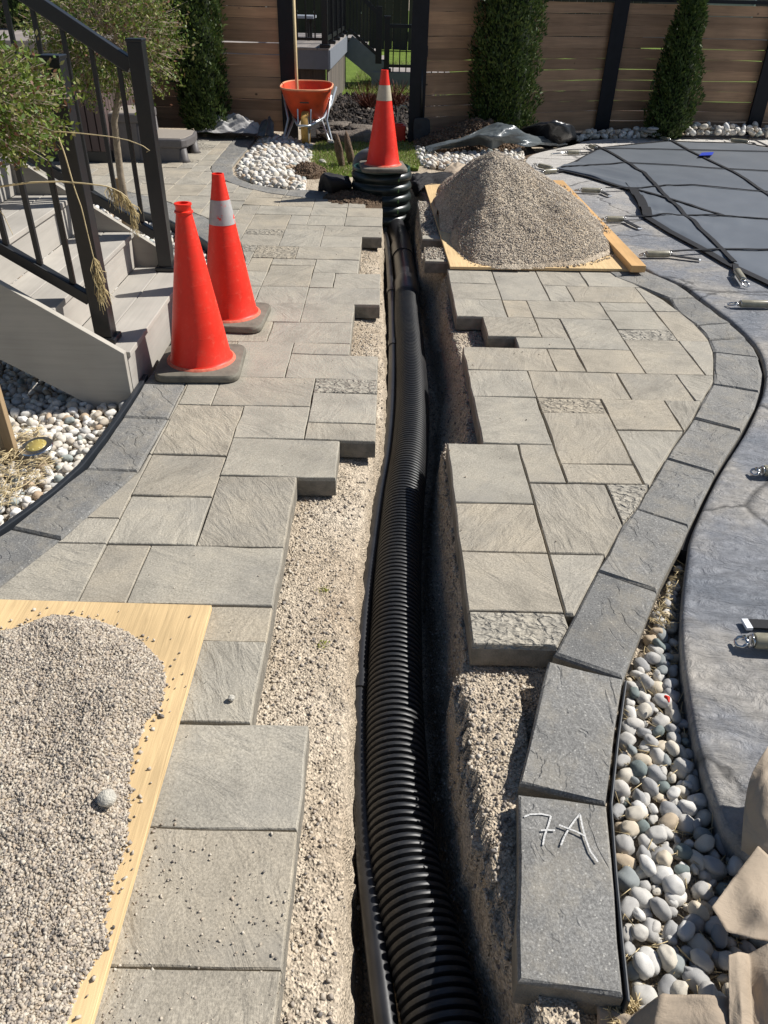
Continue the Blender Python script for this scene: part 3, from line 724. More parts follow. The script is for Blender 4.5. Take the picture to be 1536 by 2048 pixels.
def spring(label, hook, t0, t1, tail, z=.026, r=.020):
    a, b = P(*t0, z), P(*t1, z); h = P(*hook, .012); e = P(*tail, .012)
    root = thing('cover_spring', label, 'spring clip', (a.x, a.y, 0), 'spring clips anchoring the pool cover')
    d = (b-a).normalized()
    mb = MB(); mb.tube([a, a+d*.008, b-d*.008, b], [r*.9, r, r, r*.9], 14); mb.build('sheath', SHEATH, root, smooth=True, auto=40)
    mb = MB(); L = (b-a).length; ps = [a+d*(-.02+(L+.04)*k/70)+(Vector((-d.y, d.x, 0))*math.cos(k*1.26)+Vector((0, 0, 1))*math.sin(k*1.26))*r*.8 for k in range(71)]
    mb.tube([a-d*.03, a-d*.02]+ps[3:-3]+[b+d*.02], .003, 5); mb.build('coil_spring', CHROME, root, smooth=True)
    s = Vector((-d.y, d.x, 0)); g = a-d*.02
    mb = MB(); mb.tube([g+s*.012, g.lerp(h, .5)+s*.018, h.lerp(g, .1)+s*.012, h, h.lerp(g, .1)-s*.012, g.lerp(h, .5)-s*.018, g-s*.012], .0042, 6)
    mb.tube([g-s*.014, g+s*.014], .006, 6); mb.build('hook', CHROME, root, smooth=True)
    mb = MB(); mb.ribbon([b+d*.012-Vector((0, 0, .01)), (b+e)/2-Vector((0, 0, .004)), e], .034, .005); mb.build('strap_tail', STRAP, root)
    mb = MB(); dd = (e-b).normalized(); mb.bar(e, e+dd*.010, .034, .006); mb.build('strap_tip', WHITEP, root)
    return root
spring('farthest of the three cover spring clips lying beside the yellow lumber', (1149,381),(1163,380),(1200,381),(1219,392))
spring('cover spring clip in the middle of the three beside the lumber', (1202,439),(1213,438),(1246,438),(1279,457))
spring('cover spring clip closest to the near end of the yellow lumber', (1279,511),(1293,508),(1338,508),(1398,520))
spring('cover spring clip standing on end at the corner of the grey cover', (1494,574),(1486,560),(1474,542),(1470,526), .035)
spring('yellowish cover spring clip alone on the deck below the cover corner', (1455,609),(1481,607),(1540,608),(1580,614))
spring('half-hidden cover spring clip on bare deck at the right photo edge', (1503,947),(1527,941),(1600,942),(1660,946))
spring('large cover spring clip nearest the viewer on the deck at the photo edge', (1471,1287),(1508,1281),(1600,1286),(1700,1290), .03, .021)
spring('upper cover spring clip of the pair behind the gravel heap', (1068,327),(1078,331),(1102,336),(1120,341))
spring('lower cover spring clip of the pair behind the gravel heap', (1078,345),(1088,343),(1112,341),(1128,342))
spring('cover spring clip lying flat on pale deck left of the cover edge', (1102,308),(1135,305),(1158,305),(1186,304))
spring('small cover spring clip bunched at the far left strap end', (1172,291),(1180,292),(1192,296),(1200,300), .03)
spring('small cover spring clip at the middle of the far cover edge', (1318,274),(1325,276),(1338,280),(1346,284), .03)
spring('cover spring clip at the far right corner of the cover', (1450,279),(1462,280),(1495,283),(1508,286), .03)
lt = MB(); lt.ribbon([P(1500,1249,.008), P(1560,1252,.01), P(1640,1256,.012)], .034, .005)
lw = lt.build('webbing_end', STRAP, origin=P(1500,1249)); prop(lw, 'loose black webbing end with a pale tip above the nearest spring clip', 'strap')
mb = MB(); mb.bar(P(1488,1249,.011), P(1500,1249,.011), .036, .009); mb.build('strap_tip', WHITEP, lw, local=True).location = -P(1500,1249)

# ------------------------------------------------------------------ pipes and tank in the trench
def spath(pts, z, n):
    C = np.array([list(P(a, b, zz)) for (a, b), zz in zip(pts, z if hasattr(z, '__len__') else [z]*len(pts))])
    m = len(C); t = np.linspace(0, m-1-1e-6, n); i = t.astype(int); f = (t-i)[:, None]; g = lambda k: C[np.clip(k, 0, m-1)]
    p0, p1, p2, p3 = g(i-1), g(i), g(i+1), g(i+2)
    return .5*(2*p1+(p2-p0)*f+(2*p0-5*p1+4*p2-p3)*f*f+(3*p1-p0-3*p2+p3)*f**3)
def even(C, step):
    d = np.r_[0, np.cumsum(np.linalg.norm(np.diff(C, axis=0), axis=1))]; s = np.arange(0, d[-1], step); return np.stack([np.interp(s, d, C[:, k]) for k in range(3)], 1)
PZ = -.245
PP = [(935,2330),(905,2150),(876,2000),(838,1850),(806,1700),(794,1550),(789,1400),(792,1270),(796,1150),(808,1000),(820,900),(824,800),(820,700),(815,640),(814,590)]
c = even(spath(PP, PZ, 400), .0192/6)
pr = np.array([.0660, .0782, .0794, .0794, .0782, .0660]); rad = [pr[k % 6] for k in range(len(c))]
pipe = thing('drain_pipe', 'thick black corrugated drain pipe running along the trench', 'pipe', (c[0][0], c[0][1], -.3))
MB().tube(c, rad, 30).build('corrugated_pipe', PIPEM, pipe, smooth=True, auto=42)
c2 = spath([(814,592),(812,560),(808,530),(803,490),(792,455),(784,432),(776,424)], [PZ, PZ, PZ, PZ, -.23, -.20, -.18], 60)
MB().tube(c2, .075, 30).build('smooth_elbow', CONDUIT, pipe, smooth=True)
MB().tube(spath([(815,600),(814.5,590),(813,571),(812.5,566)], PZ, 4), [.074, .083, .083, .077], 30).build('coupling', CONDUIT, pipe, smooth=True, auto=40)
MB().tube(spath([(806,518),(804.5,508),(803,497)], PZ, 6), .081, 30).build('coupling', CONDUIT, pipe, smooth=True, auto=40)
CP = [(800,2330),(785,2150),(766,2000),(747,1850),(731,1700),(722,1550),(719,1400),(724,1290),(732,1200),(745,1100),(759,1000),(773,920),(781,850),(785,770),(786,690),(784,610),(781,560),(777,510),(772,470)]
cz = -.25
cc = spath(CP, cz, 220); con = thing('conduit', 'thin black conduit lying left of the corrugated drain pipe', 'conduit', (cc[0][0], cc[0][1], -.3))
MB().tube(cc, .024, 14).build('tube', CONDUIT, con, smooth=True)
for y in (1366, 690, 583):
    x = np.interp(y, [q[1] for q in CP[::-1]], [q[0] for q in CP[::-1]])
    p, q_ = P(x, y, cz), P(np.interp(y-14, [q[1] for q in CP[::-1]], [q[0] for q in CP[::-1]]), y-14, cz); d = (q_-p).normalized()
    MB().tube([p-d*.035, p-d*.034, p+d*.034, p+d*.035], [.024, .029, .029, .024], 14).build('coupling', CONDUIT, con, smooth=True, auto=40)
tank = thing('septic_riser', 'dark green ribbed riser tank sunk in the pit under a traffic cone', 'tank', (TANK[0], TANK[1], -.46))
pf = []; z = -.46
while z < .10:
    for k in range(8):
        a = k/8; pf.append((.212+.030*math.sin(math.pi*a)**.6, z+.079*a))
    z += .079
pf.append((.212, z)); pf.append((.205, z+.006)); ztop = z
MB().lathe([(r, zz+.46) for r, zz in pf], n=48).build('ribbed_body', TANKM, tank, smooth=True, local=True)
LZ = ztop+.46
MB().lathe([(.2, LZ), (.226, LZ+.002), (.226, LZ+.022), (.212, LZ+.026), (.208, LZ+.012), (.0, LZ+.012)], n=48, cap=False).build('lid', LIDM, tank, smooth=True, auto=35, local=True)
mb = MB()
for k in range(40):
    a = 2*math.pi*k/40; mb.box((.197*math.cos(a), .197*math.sin(a), LZ+.018), (.022, .009, .012), Matrix.Rotation(a, 3, 'Z'))
mb.build('lid_ribs', LIDM, tank, local=True)['kind'] = 'stuff'
mb = MB()
for k in range(9):
    zc = .46-.46+.079*k+.0395; mb.box((.14*1, -.1985, zc), (.014, .008, .03), Matrix.Rotation(.61, 3, 'Z'))
LIME = plain('lime_seam_mark', (.07, .13, .05), .5, .2, 30, .1)
mb = MB()
for k in range(8):
    a = -.98; mb.box((.2405*math.cos(a), .2405*math.sin(a), .079*k+.0395), (.004, .010, .026), Matrix.Rotation(a, 3, 'Z'))
mb.build('seam_mark', LIME, tank, local=True)['kind'] = 'stuff'
TZ = ztop+.026
el = [PY(a, b, 6.72) for a, b in ((717,372),(716,350),(715,332),(719,318),(729,310),(744,307))]
ev = thing('vent_elbow', 'grey plastic vent elbow rising beside the ribbed riser', 'pipe', (-.305, 6.66, -.25))
MB().tube(bspline_sheet([el], 1, 40)[0] if False else [Vector(p) for p in resamp([list(p) for p in el], 24)], .044, 20).build('bend', GREYPVC, ev, smooth=True)
MB().tube([el[-1]-Vector((.035, -.03, .006)), el[-1], el[-1]+Vector((.02, .02, 0))], [.047, .051, .048], 20).build('socket_ring', CONDUIT, ev, smooth=True, auto=40)

# ------------------------------------------------------------------ deck stairs and railings
RUN, RISE, X0, YA_, YB_ = .262, .168, -1.005, 2.832, 3.93
st = thing('deck_stairs', 'light grey composite deck stairs coming down from the left', 'stairs', (X0, 3.38, 0))
for k in range(7):
    xa = X0-RUN*k; z0 = RISE*k-(.07 if k == 0 else 0); z1 = RISE*(k+1)
    MB().box((xa-.011, (YA_+YB_)/2, (z0+z1-.024)/2), (.022, YB_-YA_-.001, z1-.024-z0)).build('riser_board', COMPW, st, bevel=.002)
    for a, b_ in ((-.012, .128), (.132, RUN-.0005 if k < 6 else .27)):
        MB().box((xa-(a+b_)/2, (YA_+YB_)/2, z1-.0115), (b_-a, YB_-YA_-.001, .023)).build('tread_board', COMPW, st, bevel=.003)
for ys, nm in ((2.800, 'near'), (3.932, 'far')):
    pl = [(-1.007, -.075), (-1.007, .174), (-3.1, .174+.645*2.093), (-3.1, -.0+.6*1.83), (-1.27, .0), (-1.15, -.075)]
    mb = MB(); v = [(x, ys, z) for x, z in pl]+[(x, ys+.03, z) for x, z in pl]; n = len(pl)
    mb.add(v, [(i, (i+1) % n, n+(i+1) % n, n+i) for i in range(n)]+[tuple(range(n)), tuple(range(n, 2*n))[::-1]]); mb.build('stringer', COMPX, st, bevel=.002)
mb = MB()
for x, z in ((-1.03, .02), (-1.045, .13), (-1.1, .05), (-1.35, .1), (-1.3, .3), (-1.36, .19), (-1.02, .16)): mb.lathe([(.0001, -.001), (.0045, 0), (.0045, .0015)], (0, 0, 0), 8); 
def railing(label, px, py):
    r = thing('stair_railing', label, 'railing', (px, py, RISE), 'black metal stair railings')
    MB().box((px, py, (RISE+1.157)/2), (.068, .068, 1.157-RISE)).build('post', BLACKM, r, bevel=.003)
    MB().box((px, py, 1.162), (.074, .074, .012)).build('post_cap', BLACKM, r, bevel=.003)
    MB().box((px, py, RISE+.012), (.098, .098, .024)).build('post_base', BLACKM, r, bevel=.006)
    sl = .645; x1 = px-2.0
    zt = lambda x: 1.063+(px-.034-x)*.62; zb = lambda x: .338+(px-.034-x)*sl
    MB().bar((px-.034, py, zt(px-.034)), (x1, py, zt(x1)), .05, .062).build('top_rail', BLACKM, r, bevel=.004)
    MB().bar((px-.034, py, zb(px-.034)), (x1, py, zb(x1)), .04, .042).build('bottom_rail', BLACKM, r, bevel=.003)
    x = px-.034-.055
    while x > x1+.05:
        MB().box((x, py, (zb(x)+zt(x))/2), (.019, .019, zt(x)-zb(x)-.05)).build('baluster', BLACKM, r, bevel=.002); x -= .111
    return r
railing('black metal railing on the near side of the deck stairs', -1.117, 2.945)
railing('black metal railing on the far side of the deck stairs', -1.097, 3.885)

# ------------------------------------------------------------------ traffic cones
def cone(label, loc, band, rz, lip):
    r = thing('traffic_cone', label, 'traffic cone', loc, 'orange traffic cones', rz=rz)
    hs, cr = .1765, .05; pl = []
    for cx_, cy_, a0 in ((1, 1, 0), (-1, 1, 90), (-1, -1, 180), (1, -1, 270)):
        for k in range(5):
            a = math.radians(a0+22.5*k); pl.append((cx_*(hs-cr)+cr*math.cos(a), cy_*(hs-cr)+cr*math.sin(a)))
    mb = MB(); n = len(pl); rings = [(.985, 0), (1, .006), (1, .022), (.97, .030), (.80, .034)]
    v = [(x*s, y*s, z) for s, z in rings for x, y in pl]
    f = [(q*n+i, q*n+(i+1) % n, (q+1)*n+(i+1) % n, (q+1)*n+i) for q in range(len(rings)-1) for i in range(n)]+[tuple(range(n))[::-1], tuple(range(4*n, 5*n))]
    mb.add(v, f).build('rubber_base', RUBBER, r, smooth=True, auto=40, local=True)
    rz_ = lambda z: .128-(z-.045)*(.128-.0275)/(.655-.045)
    prof = [(.146, .031), (.143, .036), (.134, .041), (rz_(.05), .05)]
    for z in (.16, .265, .37, .43, .52): prof += [(rz_(q), q) for q in (z-.014, z-.004, z-.0022)]+[(rz_(z)+.0006, z)]+[(rz_(q), q) for q in (z+.0022, z+.004, z+.014)]
    prof += [(rz_(.6), .6), (.0305, .634)]
    prof += [(.036, .637), (.036, .643), (.030, .646), (.030, .662), (.034, .666), (.033, .671)] if lip else [(.0275, .66), (.0265, .671)]
    prof += [(.022, .672), (.021, .60)]
    prof = sorted(prof[:-8 if lip else -4], key=lambda q: q[1])+prof[-8 if lip else -4:]
    MB().lathe(prof, n=40, cap=False).build('cone_body', CONE, r, smooth=True, auto=60, local=True)
    MB().lathe([(.147, .0315), (.1445, .037), (.1365, .0415), (.1345, .043)], n=40, cap=False).build('dusty_foot', CONEDUST, r, smooth=True, local=True)
    if band:
        MB().lathe([(rz_(.46)+.0015, .46), (rz_(.565)+.0015, .565)] if band is BAND_S else [(rz_(.475)+.0015, .475), (rz_(.575)+.0015, .575)], n=40, cap=False).build('reflective_band', band, r, smooth=True, local=True)
    return r
cone('nearest orange traffic cone, without any band and with a collared tip', (P(405,733).x, P(405,733).y, .004), None, .05, True)
cone('orange traffic cone with a worn silver band behind the nearest cone', (P(463,640).x, P(463,640).y, .004), BAND_S, -.04, False)
cone('far orange traffic cone with a beige band standing on the riser lid', (-.022, 6.44, LZ-.46+.026), BAND_B, .12, False)

# ------------------------------------------------------------------ plywood, lumber, gravel heaps
mb = MB(); mb.prism([(-.436, -.6), (-.436, 1.522), (-1.66, 1.535), (-1.66, -.6)], .005, .021)
ply1 = mb.build('plywood_sheet', PLY, bevel=.0015, origin=(-1, .5, .005)); prop(ply1, 'yellow plywood sheet on the near pavers, partly buried in spread gravel', 'plywood', 'plywood sheets protecting the patio')
mb = MB(); PL2 = [(.394, 4.535), (1.55, 4.575), (1.49, 6.87), (.325, 6.83)]; mb.prism(PL2, .006, .022)
ply2 = mb.build('plywood_sheet', PLY, bevel=.0015, origin=(.9, 5.6, .006)); prop(ply2, 'plywood sheet under the tall gravel heap beside the trench', 'plywood', 'plywood sheets protecting the patio')
a, b_ = P(1278, 531, .06), P(1116, 360, .06); mid = a.lerp(b_, .57); up = Vector((0, 0, .021))
lum = MB().bar(a-up, b_-up, .088, .040).build('lumber', PINE, bevel=.003, origin=(a.x, a.y, .022)); prop(lum, 'long yellow two-by-four edging the gravel heap on the pool side', 'lumber')
# tall heap
HB = [(878,392),(890,425),(905,468),(921,505),(947,524),(1000,535),(1060,534),(1110,532),(1170,524),(1212,508),(1222,498),(1214,478),(1186,440),(1150,405),(1118,378),(1085,355),(1050,342),(1000,338),(940,345),(890,365)]
hb = np.array([V2(a, b, .02) for a, b in HB]); AP = PY(988, 306, 5.62)
def ray_R(poly, c, ang):
    out = np.zeros_like(ang); C = np.array(c)
    pa = np.arctan2(poly[:, 1]-C[1], poly[:, 0]-C[0]); pr_ = np.linalg.norm(poly-C, axis=1); o_ = np.argsort(pa)
    pa, pr_ = pa[o_], pr_[o_]; pa = np.r_[pa[-1]-2*np.pi, pa, pa[0]+2*np.pi]; pr_ = np.r_[pr_[-1], pr_, pr_[0]]
    return np.interp(ang, pa, pr_)
def heap_z(X, Y):
    dx, dy = X-AP.x, Y-AP.y; ang = np.arctan2(dy, dx); R = ray_R(hb, (AP.x, AP.y), ang); t = np.hypot(dx, dy)/R
    h = (AP.z-.02)*(1.035-np.sqrt((t*1.0)**2+.0012))
    n1 = fastnoise(X, Y, 3.1, 11, 3); n2 = fastnoise(X, Y, 14, 12, 3)
    h = h+(.060*n1*np.clip(t*2.0, 0, 1)+.016*n2)*np.clip((1-t)*2.6, 0, 1)
    return np.where(t < 1.02, .022+np.clip(h, 0, 9), .018), t
hx = np.linspace(hb[:, 0].min()-.05, hb[:, 0].max()+.05, 150); hy = np.linspace(hb[:, 1].min()-.05, hb[:, 1].max()+.05, 230)
HX, HY = np.meshgrid(hx, hy, indexing='ij'); HZ, HT = heap_z(HX, HY)
heap = thing('gravel_heap', 'tall pointed heap of crushed gravel on plywood beside the pool', 'gravel heap', (AP.x, AP.y, .022))
F = grid_faces(150, 230); keep = (HT.ravel()[F] < 1.02).any(1); Vh = np.stack([HX, HY, HZ], -1).reshape(-1, 3)
us = np.unique(F[keep]); rm = np.full(len(Vh), -1); rm[us] = np.arange(len(us))
np_mesh('heap_core', Vh[us], rm[F[keep]], GROUND, heap, smooth=True)
q = rand_in([tuple(p) for p in hb], 74000); z, t = heap_z(q[:, 0], q[:, 1])
crushed('gravel', np.c_[q, z+.001], .0064, STONECH, heap, smin=.3, smax=1.8)
nb = rand_in([tuple((p-np.array(AP[:2]))*1.07+np.array(AP[:2])) for p in hb], 9000); tt = heap_z(nb[:, 0], nb[:, 1])[1]; nb = nb[(tt > .97) & pts_in(PL2, nb)]; nb = nb[:700]
crushed('stray_gravel', np.c_[nb, np.full(len(nb), .025)], .010, STONECH, heap)
# gravel scattered over the lumber's far half and the paver strip
t = rng.random(170)**1.6*.62+.30; lat = rng.normal(0, .024, 170)-.012; dv = (b_-a); nn = Vector((-dv.y, dv.x, 0)).normalized()
pts = [list(a+dv*u+nn*(-w)+Vector((0, 0, .003))) for u, w in zip(t, lat) if abs(w) < .042]
crushed('gravel_on_lumber', pts, .011, STONECH, heap)
q = np.vstack([rand_in([(.255, 5.0), (.47, 5.0), (.44, 4.75), (.255, 4.75)], 420), rand_in([(.26, 5.3), (.40, 5.3), (.36, 6.2), (.262, 6.25)], 900)])
q = q[rng.random(len(q)) < .85]; crushed('gravel_on_pavers', np.c_[q, np.full(len(q), .004)], .011, STONECH, heap)
# gravel spread on the near plywood
NB = [(-300,1290),(0,1264),(38,1256),(70,1242),(105,1231),(150,1234),(192,1240),(235,1256),(262,1268),(290,1290),(312,1312),(330,1338),(333,1370),(328,1402),(308,1428),(290,1450),(272,1500),(258,1545),(262,1590),(258,1640),(256,1680),(240,1728),(226,1770),(214,1810),(210,1850),(222,1880),(190,1930),(160,1975),(140,2030),(100,2200),(-400,2300)]
nbp = [V2(a, b, .02) for a, b in NB]
def flat_z(q):
    d = np.where(pts_in(nbp, q), edge_dist(nbp, q), 0); n = fastnoise(q[:, 0], q[:, 1], 7, 31, 3); n2 = fastnoise(q[:, 0], q[:, 1], 30, 32, 2)
    return .0195+np.clip(d*.55, 0, .034)*(1+.55*n)+.005*n2*np.clip(d/.03, 0, 1), d
lo = np.array(nbp).min(0); hi = np.array(nbp).max(0); fx = np.linspace(lo[0], hi[0], 110); fy = np.linspace(lo[1], hi[1], 130); FX, FY = np.meshgrid(fx, fy, indexing='ij')
fq = np.stack([FX, FY], -1).reshape(-1, 2); fz, fd = flat_z(fq); fz = np.where(fd > 0, fz, .012)
spread = thing('gravel_spread', 'low gravel spread over the near plywood in the corner', 'gravel', (-.9, 1.0, .021))
F = grid_faces(110, 130); keep = (fd[F] > .003).all(1); us = np.unique(F[keep]); rm = np.full(len(fq), -1); rm[us] = np.arange(len(us))
np_mesh('spread_core', np.c_[fq, fz][us], rm[F[keep]], GROUND, spread, smooth=True)
q = rand_in(nbp, 92000); q = q[(q[:, 1] > .3) & (q[:, 0] > -1.1)]; z, d = flat_z(q); crushed('gravel', np.c_[q, z+.001], .0050, STONECH, spread, smin=.3, smax=1.8)
nbx = [tuple(p) for p in nbp]; q = rand_in([(-1.1, .4), (-.44, .4), (-.44, 1.515), (-1.1, 1.515)], 5000); d = edge_dist(nbx, q, True); q = q[(~pts_in(nbx, q)) & (rng.random(len(q)) < .9*np.exp(-d/.016)+.012)]
crushed('stray_gravel', np.c_[q, np.full(len(q), .0235)], .0075, STONECH, spread)
q = np.vstack([rand_in([V2(205,1900), V2(320,1620), V2(580,1640), V2(600,2100), V2(190,2100)], 1700), rand_in([V2(330,1500), V2(600,1480), V2(560,1800), V2(300,1720)], 40)])
d = np.abs(q[:, 0]+.436); q = q[(q[:, 0] > -.43)]; d = np.abs(q[:, 0]+.436); g = np.clip((.93-q[:, 1])/.30, 0, 1)**1.4*(.55+.9*fastnoise(q[:, 0], q[:, 1], 9, 61, 3)); q = q[rng.random(len(q)) < np.clip(g, 0, 1)*.8+.55*np.exp(-d/.022)*np.clip((1.25-q[:, 1])/.3, 0, 1)]
crushed('gravel_on_pavers', np.c_[q, np.full(len(q), .0012)], .0040, STONECH, spread, smin=.35, smax=1.7)
def boulder(name, c, r, mat, label, cat, seed, sub=3, sq=(1, .9, .8), rough=.22, group=None, origin_z=None):
    bm = bmesh.new(); bmesh.ops.create_icosphere(bm, subdivisions=sub, radius=1)
    for v in bm.verts:
        k = 1+rough*noise.noise(v.co*1.4+Vector((seed, 0, seed)))+rough*.45*noise.noise(v.co*4+Vector((0, seed, 0))); v.co = Vector((v.co.x*r*sq[0]*k, v.co.y*r*sq[1]*k, v.co.z*r*sq[2]*k))
    me = bpy.data.meshes.new(name); bm.to_mesh(me); bm.free(); me.polygons.foreach_set('use_smooth', [True]*len(me.polygons))
    o = link(name, me, mat, None, origin=c); return prop(o, label, cat, group)
PALEST = plain('pale_stone', (.52, .49, .42), .9, .25, 40, .8, .006)
p = P(214,1600,.06); boulder('stone', (p.x, p.y, .066), .0185, PALEST, 'round pale stone lying on top of the near gravel spread', 'stone', 2.)
p = P(463,1396,.008); boulder('stone', (p.x, p.y, .009), .0085, PALEST, 'small pale chip alone on a paver right of the near plywood', 'stone', 5.)

# gravel on the benches either side of the trench
def free(q):
    ok = np.ones(len(q), bool)
    for r in RECTS:
        A = np.array(r); lo, hi = A.min(0)-.003, A.max(0)+.003; ok &= ~((q[:, 0] > lo[0]) & (q[:, 0] < hi[0]) & (q[:, 1] > lo[1]) & (q[:, 1] < hi[1]))
    return ok
q = np.stack([-.55+.72*rng.random(60000), .45+6*rng.random(60000)], 1); q = q[free(q)]
q = q[q[:, 0] < lipL(q[:, 1])-.004]; w = .62*(1-np.clip((q[:, 0]-lipL(q[:, 1])+.075)/.06, 0, .72))*(.65+.7*(fastnoise(q[:, 0], q[:, 1], 6, 91, 2)+.2)); q = q[rng.random(len(q)) < w]
gl = thing('trench_gravel', kind='structure')
crushed('bench_gravel', np.c_[q, gz(q[:, 0], q[:, 1])+.001], .0058, STONECH, gl, smin=.35, smax=2.0)
q = np.stack([.1+.9*rng.random(60000), .45+4.6*rng.random(60000)], 1); q = q[free(q)]
jp = [V2(1096,1323), V2(1247,1358), V2(1213,1609), V2(1249,1993), V2(1036,1962), V2(1036,1575)]
q = q[(q[:, 0] > rUp(q[:, 1])-.02) & ~pts_in(jp, q)]; lim = np.interp(q[:, 1], [0, V2(1096,1323)[1], PY0, PY0+1.2, 9], [.33, .40, .40, .66, .66]); q = q[q[:, 0] < lim]
crushed('bench_gravel', np.c_[q, gz(q[:, 0], q[:, 1])+.001], .0058, STONECH, gl, smin=.35, smax=2.0)
q = np.stack([-.1+.5*rng.random(22000), .5+5.5*rng.random(22000)], 1); q = q[(q[:, 0] > lipL(q[:, 1])+.02) & (q[:, 0] < rUp(q[:, 1]))]
crushed('fallen_gravel', np.c_[q, gz(q[:, 0], q[:, 1])+.002], .008, STONECH, gl)
# ------------------------------------------------------------------ river pebbles
def ico(sub):
    bm = bmesh.new(); bmesh.ops.create_icosphere(bm, subdivisions=sub, radius=1); V = np.array([v.co[:] for v in bm.verts]); F = np.array([[v.index for v in f.verts] for f in bm.faces]); bm.free(); return V, F
def pebble_shape(V, seed, angular=.0):
    r = random.Random(seed); out = []
    ax = (1, r.uniform(.55, .95), r.uniform(.42, .78)); s1 = r.uniform(0, 99)
    for p in V:
        v = Vector(p); k = 1+.24*noise.noise(v*1.2+Vector((s1, 0, 0)))+.06*noise.noise(v*2.6+Vector((0, s1, 0)))
        q = Vector((v.x*ax[0], v.y*ax[1], v.z*ax[2]))*k
        for e in (.62+angular,):
            q = Vector([math.copysign(abs(c)**(1-.18*r.random()), c) for c in q])
        out.append(q)
    return np.array([list(q) for q in out])
ICO3 = ico(3); ICO2 = ico(2)
PSH = []
for k in range(14):
    me = bpy.data.meshes.new('pebble'); v = pebble_shape(ICO3[0], k); me.from_pydata([tuple(a) for a in v], [], [tuple(f) for f in ICO3[1]]); me.update(); me.polygons.foreach_set('use_smooth', [True]*len(me.polygons)); PSH.append(me)
PSL = [pebble_shape(ICO2[0], 40+k) for k in range(10)]
def with_mat(me, mat):
    m2 = me.copy(); m2.name = 'pebble'; m2.materials.clear(); m2.materials.append(mat); return m2
PSW = [with_mat(m_, PEB_W) for m_ in PSH]; PSG = [with_mat(m_, PEB_G) for m_ in PSH]
def pack(poly, rmin, rmax, tries, sep=.80, seed=0, edge=.6, skew=1.5):
    r = np.random.default_rng(seed); A = np.array(poly)[:, :2]; q = []
    lo, hi = A.min(0), A.max(0); c = lo+r.random((tries, 2))*(hi-lo); rad = np.sort(rmin+(rmax-rmin)*r.random(tries)**skew)[::-1]
    ok = pts_in(A, c); d = edge_dist(A, c); ok &= d > rad*edge; c, rad = c[ok], rad[ok]
    cell = rmax*2; H = {}; out = []
    for (x, y), a in zip(c, rad):
        i, j = int(x//cell), int(y//cell); good = True
        for u in (-1, 0, 1):
            for w in (-1, 0, 1):
                for (X, Y, B) in H.get((i+u, j+w), ()):
                    if (x-X)**2+(y-Y)**2 < ((a+B)*sep)**2: good = False; break
                if not good: break
            if not good: break
        if good: H.setdefault((i, j), []).append((x, y, a)); out.append((x, y, a))
    return out
def inframe(x, y, z, mx=40):
    d = Vector((x, y, z))-EYE; zc = d.dot(fw)
    if zc < .1: return None
    px, py = 768+CAM_F*d.dot(RI)/zc, 1024+CAM_F*d.dot(DI)/zc
    return zc if (-mx < px < 1536+mx and -mx < py < 2048+mx) else None
def pebble_bed(name, polys, z0, rmin, rmax, shapes, matI, limit, tries, seed, zf=None, layers=2, skew=1.5, sep=.8):
    items = []
    for poly in polys:
        for L in range(layers):
            for x, y, a in pack(poly, rmin, rmax*(1 if L == 0 else .92), tries if L == 0 else int(tries*.25), sep if L == 0 else .98, seed+L*17, .6 if L == 0 else 1.3, skew):
                zz = z0+(zf(x, y) if zf else 0)+a*.45+L*rmin*1.35; items.append((x, y, zz, a))
    bed = thing(name, kind='structure', loc=(items[0][0], items[0][1], z0))
    vis = [(inframe(x, y, z), x, y, z, a) for x, y, z, a in items]; seen = sorted([v for v in vis if v[0]], key=lambda v: v[0]/v[4]); rest = [v for v in vis if not v[0]]+seen[limit:]
    r = random.Random(seed)
    for d, x, y, z, a in seen[:limit]:
        me = r.choice(shapes); o = link('pebble', me, None, bed); o.location = Vector((x, y, z))-WL[bed.name]; o.scale = (a, a, a); o.rotation_euler = (r.gauss(0, .35), r.gauss(0, .35), r.uniform(0, 6.28))
    if rest:
        n = len(rest); ids = rng.integers(0, len(PSL), n); base = np.array(PSL)[ids]; R = rotmats(n, .25)
        pos = np.array([v[1:4] for v in rest]); sc = np.array([v[4] for v in rest]); V = np.einsum('nij,nkj->nki', R, base*sc[:, None, None])+pos[:, None]
        F = (ICO2[1][None]+len(ICO2[0])*np.arange(n)[:, None, None]).reshape(-1, 3); o = np_mesh('small_pebbles', V.reshape(-1, 3), F, matI, bed, smooth=True); o['kind'] = 'stuff'
    return bed
zb = -.05
right_bed = [V2(a, b, zb) for a, b in [(1374,1088),(1320,1190),(1252,1362),(1222,1612),(1256,2010),(1262,2140),(1600,2300),(1600,1790),(1478,1703),(1430,1612),(1395,1508),(1372,1405),(1358,1300),(1357,1180)]]
PEB_GI = pebble_mat('grey_river_pebble_bed', True, False)
pebble_bed('pebble_bed', [right_bed], -.074, .0085, .0245, PSG, PEB_GI, 300, 9000, 3, layers=2, skew=1.1, sep=.76)
left_bed = [V2(-60,1100), V2(0,1063), V2(18,1052), V2(164,934), V2(240,832), V2(281,770), (-1.0, 2.86), (-1.25, 2.9), (-1.45, 3.5), (-2.3, 3.5), (-2.3, 1.7)]
pebble_bed('pebble_bed', [left_bed], -.072, .0105, .0235, PSW, PEB_WI, 300, 16000, 11, layers=2, skew=1.3, sep=.76)
tree_bed = [(-1.0, 3.98), (-.995, 4.25), V2(444,531), V2(432,507), V2(414,490), V2(382,470), V2(332,443), V2(198,401), V2(60, 372), (-2.6, 4.6), (-2.2, 3.98)]
pebble_bed('pebble_bed', [tree_bed], -.070, .014, .028, PSW, PEB_WI, 200, 14000, 21, layers=2)
far_bed = [V2(a, b) for a, b in [(522,264),(508,288),(490,309),(470,331),(474,349),(500,363),(540,371),(578,378),(606,384),(616,362),(606,345),(626,325),(632,305),(628,292),(604,283),(575,274),(548,268)]]
